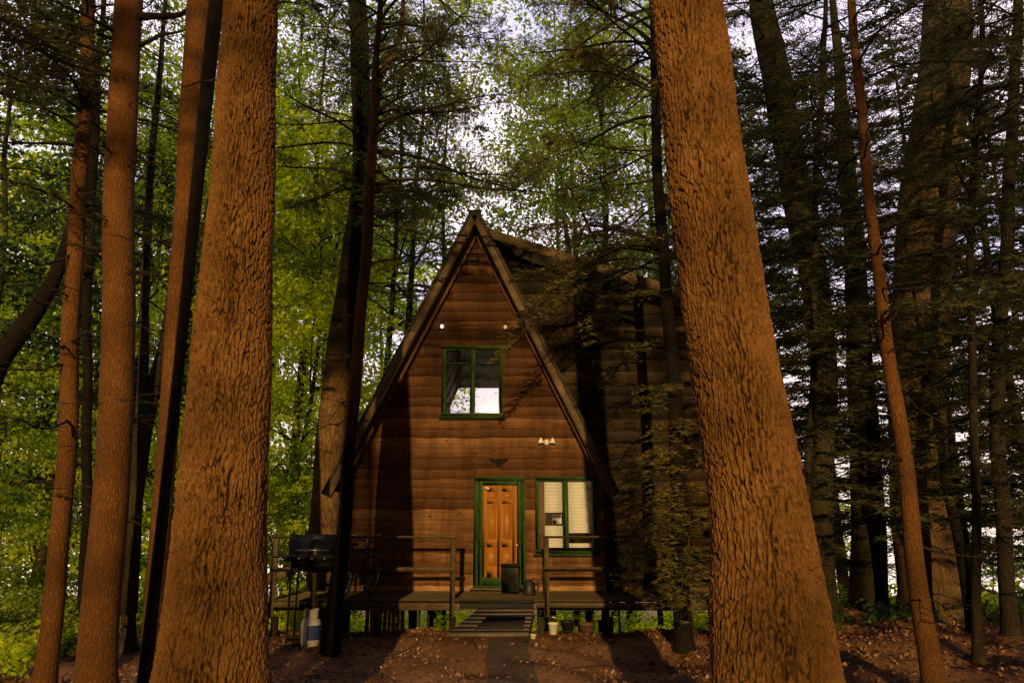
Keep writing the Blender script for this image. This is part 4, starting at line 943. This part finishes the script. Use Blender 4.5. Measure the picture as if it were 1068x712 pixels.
for sg in (-1,1): m=MB(); m.box((sg*.52,0,zl-.03),(.26,.46,.03),bev=.01); m.build('side_shelf',M['blackp'],gr,loc=(0,0,0))
for x in (-.2,0,.2): m=MB(); m.lathe([(.001,0),(.024,0),(.022,.025),(.001,.027)],(0,0,0),12); o=m.build('knob',M['chrome'],gr,loc=(0,0,0)); o.location=(x,-.31,zl-.05); o.rotation_euler=(R(90),0,0)
for x in (-.34,.34):
    for y in (-.2,.2): m=MB(); m.bar((x,y,.0),(x,y,zl-.18),.016,8); m.build('leg',M['blackm'],gr,loc=(0,0,0))
m=MB(); m.box((0,0,.12),(.72,.42,.025)); m.build('bottom_shelf',M['blackm'],gr,loc=(0,0,0))
for y in (-.22,.22): m=MB(); m.lathe([(.02,-.02),(.09,-.02),(.1,0),(.09,.02),(.02,.02)],(0,0,0),18); o=m.build('wheel',M['rubber'],gr,loc=(0,0,0)); o.location=(.34,y,.1); o.rotation_euler=(R(90),0,0)
# propane cylinder
c=at(324,656,12.15); c.z=gzf(c.x,c.y); pt=thing('propane_cylinder','scuffed white propane cylinder with blue label under the grill','gas cylinder',c)
m=MB(); m.lathe([(.001,.0),(.13,.0),(.13,.03),(.15,.06),(.155,.12),(.155,.33),(.135,.40),(.08,.44),(.001,.455)],(0,0,0),28); m.build('body',M['white'],pt,smooth=True,loc=(0,0,0))
m=MB(); 
V=[];Q=[]
for k in range(13):
    a=R(-95+k*9.5); 
    for z in (.12,.33): V.append((.1575*math.cos(a),.1575*math.sin(a),z))
Q=[(2*k,2*k+2,2*k+3,2*k+1) for k in range(12)]
m.add(V,Q); m.build('label',M['blue'],pt,loc=(0,0,0))
m=MB()
for a0 in (20,140,260):
    V=[];Q=[]
    for k in range(9):
        a=R(a0+k*10)
        for z in (.4,.56): V.append((.11*math.cos(a),.11*math.sin(a),z))
    m.add(V,[(2*k,2*k+2,2*k+3,2*k+1) for k in range(8)])
m.build('collar',M['white'],pt,loc=(0,0,0))
m=MB(); m.lathe([(.02,.44),(.02,.5),(.035,.5),(.035,.53),(.001,.53)],(0,0,0),12); m.build('valve',M['chrome'],pt,loc=(0,0,0))

# bicycle on the deck, seen nearly end on
c=at(371,624,13.5); c.z=FL-.025; bc=thing('bicycle','dark bicycle parked on the deck beside the grill, chrome catching light','bicycle',c); bc.rotation_euler=(0,R(0),R(72))
def ring(mb,c,r,tr,n=30):
    V=[];Q=[];k2=8
    for i in range(n):
        a=2*math.pi*i/n
        for j in range(k2):
            b=2*math.pi*j/k2; rr=r+tr*math.cos(b); V.append((c[0]+rr*math.cos(a),c[1]+tr*math.sin(b),c[2]+rr*math.sin(a)))
    for i in range(n):
        for j in range(k2): Q.append((i*k2+j,((i+1)%n)*k2+j,((i+1)%n)*k2+(j+1)%k2,i*k2+(j+1)%k2))
    mb.add(V,Q)
for x in (-.5,.5):
    m=MB(); ring(m,(x,0,.33),.31,.022); w=m.build('wheel',M['rubber'],bc,loc=(0,0,0),smooth=True)
    m=MB(); ring(m,(x,0,.33),.285,.008)
    for i in range(14): a=2*math.pi*i/14; m.bar((x,0,.33),(x+.285*math.cos(a),0,.33+.285*math.sin(a)),.002,4)
    m.build('rim',M['chrome'],w,loc=(0,0,0))
m=MB()
for a,b in (((-.5,0,.33),(-.08,0,.28)),((-.5,0,.33),(-.2,0,.75)),((-.08,0,.28),(-.2,0,.78)),((-.08,0,.28),(.36,0,.66)),((-.19,0,.73),(.33,0,.78)),((.33,0,.84),(.38,0,.6)),((.38,0,.6),(.5,.03,.33)),((.38,0,.6),(.5,-.03,.33))): m.bar(a,b,.016,8)
m.build('frame',M['blackm'],bc,loc=(0,0,0))
m=MB(); m.tube([(.32,0,.82),(.31,0,.98)],[.014]*2,8); m.tube([(.22,-.3,1.03),(.3,-.2,1.0),(.31,0,.98),(.3,.2,1.0),(.22,.3,1.03)],[.013]*5,8); m.build('handlebar',M['chrome'],bc,loc=(0,0,0))
m=MB(); m.box((-.22,0,.86),(.26,.14,.05),bev=.02); m.bar((-.2,0,.75),(-.22,0,.85),.012); m.build('saddle',M['blackp'],bc,loc=(0,0,0))
m=MB(); ring(m,(-.08,-.03,.28),.08,.008,20); m.bar((-.08,-.08,.28),(.02,-.08,.17),.01); m.bar((-.08,.06,.28),(-.18,.06,.39),.01); m.box((.02,-.12,.17),(.08,.08,.02)); m.box((-.18,.1,.39),(.08,.08,.02)); m.build('crankset',M['chrome'],bc,loc=(0,0,0))

# pots and buckets in the gap right of the ramp
def pot(px,Y,r,h,mt,label,name='flower_pot',cat='pot'):
    c=at(px,657,Y); c.z=gzf(c.x,Y)-.01; t=thing(name,label,cat,c)
    m=MB(); m.lathe([(.001,0),(r*.72,0),(r,h*.88),(r*1.08,h*.88),(r*1.08,h),(r*.95,h),(r*.9,h*.85),(.001,h*.8)],(0,0,0),18); m.build('body',mt,t,smooth=False,loc=(0,0,0)); 
    if name=='bucket': m=MB(); m.tube([(-r,0,h*.9),(-r*.8,-.05,h*1.3),(0,-.06,h*1.5),(r*.8,-.05,h*1.3),(r,0,h*.9)],[.006]*5,5); m.build('handle',M['chrome'],t,loc=(0,0,0))
    return t
pot(577,13.3,.085,.2,M['white'],'small white bucket under the deck edge right of the ramp','bucket','bucket')
pot(592,13.6,.12,.22,M['blackp'],'dark pot beside the white bucket under the deck')
pot(612,13.7,.14,.2,M['terra'],'squat brown pot under the deck, middle of the row')
pot(630,13.6,.11,.26,M['blackp'],'tall dark pot farthest right under the deck')
pot(556,12.6,.05,.08,M['white'],'tiny white cup on the ground at the foot of the ramp')

# ------------------------------------------------------------------ ground cover
n=85000; x=rng.uniform(-11,12,n); y=rng.uniform(5.5,17.5,n)
keep=~((np.abs(x)<.36)&(y<13)&(rng.random(n)<.72)); x=x[keep]; y=y[keep]
bare=(np.abs(x)<2.2)&(rng.random(len(x))<.4); x=x[~bare]; y=y[~bare]
dn=.5+.5*np.sin(x*2.1+y*1.3)*np.sin(x*.8-y*2.2); k=rng.random(len(x))<.35+.65*dn; x=x[k]; y=y[k]
c=np.stack([x,y,gz(x,y)+rng.uniform(.012,.035,len(x))],1); v,f=leaf_quads(c,.058,.6,1.3)
tag(MB().add(v,f).build('leaf_litter',M['litter']),'brown fallen leaves scattered over the forest floor','leaf litter',kind='stuff')
m=MB()
for k in range(420):
    x=rng.uniform(-9,10); y=rng.uniform(7,16)
    if abs(x)<.4: continue
    a=rng.uniform(0,3.14); l=rng.uniform(.1,.7); b=np.array([x,y,gzf(x,y)+.015]); e=np.array([x+l*math.cos(a),y+l*math.sin(a),gzf(x+l*math.cos(a),y+l*math.sin(a))+rng.uniform(.015,.07)])
    m.tube([b,(b+e)/2+rng.normal(size=3)*.02,e],[.005,.006,.003],4)
tag(m.build('fallen_twigs',M['twig']),'thin fallen twigs lying across the forest floor','twigs',kind='stuff')
# understory: low leafy plants
def lowplants(name,label,region,num,mt,leaf=.07,h=.35,seed=5):
    r=np.random.default_rng(seed); bw=MB(); P=[]
    for k in range(num):
        x,y=region(r); g=gzf(x,y); hh=h*r.uniform(.5,1.5)
        for s in range(4):
            a=r.uniform(0,6.28); e=np.array([x+math.cos(a)*hh*.5,y+math.sin(a)*hh*.5,g+hh]); P.append(np.array([x,y,g])+(e-np.array([x,y,g]))*r.uniform(.35,1.05,(9,1))+r.normal(size=(9,3))*.05)
    v,f=leaf_quads(np.concatenate(P),leaf,.65,.8,r); return tag(MB().add(v,f).build(name,mt),label,'undergrowth',kind='stuff')
lowplants('undergrowth','low green leafy undergrowth on the forest floor at left',lambda r:(r.uniform(-13,-4.8),r.uniform(10.5,19)),520,M['green'])
lowplants('undergrowth','pale green undergrowth on the slope behind the cabin',lambda r:(r.uniform(-12,14),r.uniform(20,34)),3600,M['lime'],.13,.9,6)
lowplants('undergrowth','sparse dim undergrowth on the forest floor at right',lambda r:(r.uniform(4.5,14),r.uniform(13,20)),260,M['deep'],.07,.3,8)
def fern_bush(px,py,Y,h,mt,label,n=500,seed=3):
    r=np.random.default_rng(seed); c=at(px,py,Y); c.z=gzf(c.x,Y); t=thing('shrub',label,'shrub',c); bw=MB(); P=[]
    for k in range(14):
        a=r.uniform(0,6.28); l=h*r.uniform(.6,1.1); e=np.array([math.cos(a)*l*.55,math.sin(a)*l*.55,l]); bw.tube([(0,0,-.05),e*.5+r.normal(size=3)*.04,e],[.008,.006,.003],5,False); P.append(e*r.uniform(.3,1.08,(n//14,1))+r.normal(size=(n//14,3))*.09*h)
    bw.build('stems',M['twig'],t,loc=(0,0,0)); v,f=leaf_quads(np.concatenate(P),.085,.6,.6,r); MB().add(v,f).build('leaves',mt,t,loc=(0,0,0))
fern_bush(20,680,9.8,.5,M['lime'],'low yellow green shrub at the bottom left corner',seed=31)
fern_bush(72,640,11.0,.55,M['green'],'low green shrub between the two slender reddish pines',seed=32)
fern_bush(140,600,13.4,1.1,M['green'],'waist high green shrub right of the slender reddish pines',seed=33,n=800)
fern_bush(20,560,13.5,1.3,M['green'],'chest high green shrub near the left edge',seed=34,n=900)
fern_bush(300,600,15.0,.9,M['lime'],'yellow green shrub behind the big left pine and the grill',seed=35,n=700)
# single rusty leaf spray caught in the crowns above the gable
P_,R_=path3([(520,300,6),(500,240,5),(462,186,4)],20.5)
c=at(458,186,20.5); 
# fallen log at left of grill
lg=thing('fallen_log','thin mossy fallen log lying behind the grill','log',(at(300,600,14.6).x,14.6,gzf(-4.3,14.6)))
a=at(285,602,14.6); b=at(335,584,14.8); m=MB(); m.tube([tuple(a+(a-b)*.6),tuple(a),tuple((a+b)/2+Vector((0,0,.03))),tuple(b)],[.1,.1,.085,.07],10); m.build('stem',M['bark_brown'],lg)
m=MB(); dead_branch(m,np.array(tuple((a+b)/2)),2.0,.9,sub=3); m.build('broken_branch',M['bark_dark'],lg)

# ------------------------------------------------------------------ light, sky, camera
SUN_EL=R(8.0); SUN_AZ=R(-1.4); SKYB=.13; GLOW=2.3            # sun behind the viewpoint, very low
w=bpy.data.worlds.new("World"); SC.world=w; w.use_nodes=True; nt=w.node_tree; nt.nodes.clear()
sky=nt.nodes.new('ShaderNodeTexSky'); sky.sky_type='NISHITA'; sky.sun_disc=False; sky.sun_elevation=SUN_EL; sky.sun_rotation=math.pi+SUN_AZ
sky.dust_density=2.5; sky.ozone_density=2.0; sky.altitude=200
# pale evening glow ahead, dim dusk sky behind
tc=nt.nodes.new('ShaderNodeTexCoord'); sx=nt.nodes.new('ShaderNodeSeparateXYZ'); nt.links.new(tc.outputs['Generated'],sx.inputs[0])
mr=nt.nodes.new('ShaderNodeMapRange'); mr.interpolation_type='SMOOTHSTEP'; mr.inputs['From Min'].default_value=-.2; mr.inputs['From Max'].default_value=.45; nt.links.new(sx.outputs['Y'],mr.inputs['Value'])
dim=nt.nodes.new('ShaderNodeMix'); dim.data_type='RGBA'; dim.blend_type='MULTIPLY'; dim.inputs[0].default_value=1; dim.inputs[7].default_value=(SKYB*1.1,SKYB,SKYB*.95,1); nt.links.new(sky.outputs[0],dim.inputs[6])
cl=nt.nodes.new('ShaderNodeTexNoise'); cl.inputs['Scale'].default_value=3.5; cl.inputs['Detail'].default_value=5; nt.links.new(tc.outputs['Generated'],cl.inputs['Vector'])
cr=nt.nodes.new('ShaderNodeValToRGB'); e=cr.color_ramp.elements; e[0].position=.35; e[0].color=(.34,.32,.50,1); e[1].position=.6; e[1].color=(.72,.62,.68,1); nt.links.new(cl.outputs['Fac'],cr.inputs[0])
hz_=nt.nodes.new('ShaderNodeMapRange'); hz_.inputs['From Min'].default_value=.0; hz_.inputs['From Max'].default_value=.3; hz_.inputs['To Min'].default_value=.75; hz_.inputs['To Max'].default_value=0; nt.links.new(sx.outputs['Z'],hz_.inputs['Value'])
hm=nt.nodes.new('ShaderNodeMix'); hm.data_type='RGBA'; hm.inputs[7].default_value=(.85,.62,.47,1); nt.links.new(hz_.outputs[0],hm.inputs[0]); nt.links.new(cr.outputs[0],hm.inputs[6])
gl=nt.nodes.new('ShaderNodeVectorMath'); gl.operation='SCALE'; gl.inputs['Scale'].default_value=GLOW/.15; nt.links.new(hm.outputs[2],gl.inputs[0])
mx=nt.nodes.new('ShaderNodeMix'); mx.data_type='RGBA'; nt.links.new(mr.outputs[0],mx.inputs[0]); nt.links.new(dim.outputs[2],mx.inputs[6]); nt.links.new(gl.outputs[0],mx.inputs[7])
bg=nt.nodes.new('ShaderNodeBackground'); bg.inputs['Strength'].default_value=.15
wo=nt.nodes.new('ShaderNodeOutputWorld'); nt.links.new(mx.outputs[2],bg.inputs[0]); nt.links.new(bg.outputs[0],wo.inputs[0])
sd=bpy.data.lights.new('sun','SUN'); sd.energy=4.5; sd.angle=R(.5); sd.color=(1,.62,.21)
so=bpy.data.objects.new('sun',sd); COL.objects.link(so)
ldir=Vector((math.sin(SUN_AZ)*math.cos(SUN_EL)*-1,math.cos(SUN_AZ)*math.cos(SUN_EL),-math.sin(SUN_EL)))   # direction of travel
so.rotation_euler=ldir.to_track_quat('-Z','Y').to_euler(); so.location=(0,-10,12)
cd=bpy.data.cameras.new('camera'); cd.sensor_width=36; cd.lens=F/1068*36; cd.clip_end=2000
co=bpy.data.objects.new('camera',cd); COL.objects.link(co); co.location=(0,0,CH); co.rotation_euler=(R(90)+PITCH,0,0); SC.camera=co
SC.view_settings.view_transform='Standard'; SC.view_settings.look='None'; SC.view_settings.exposure=0
SC.cycles.max_bounces=8
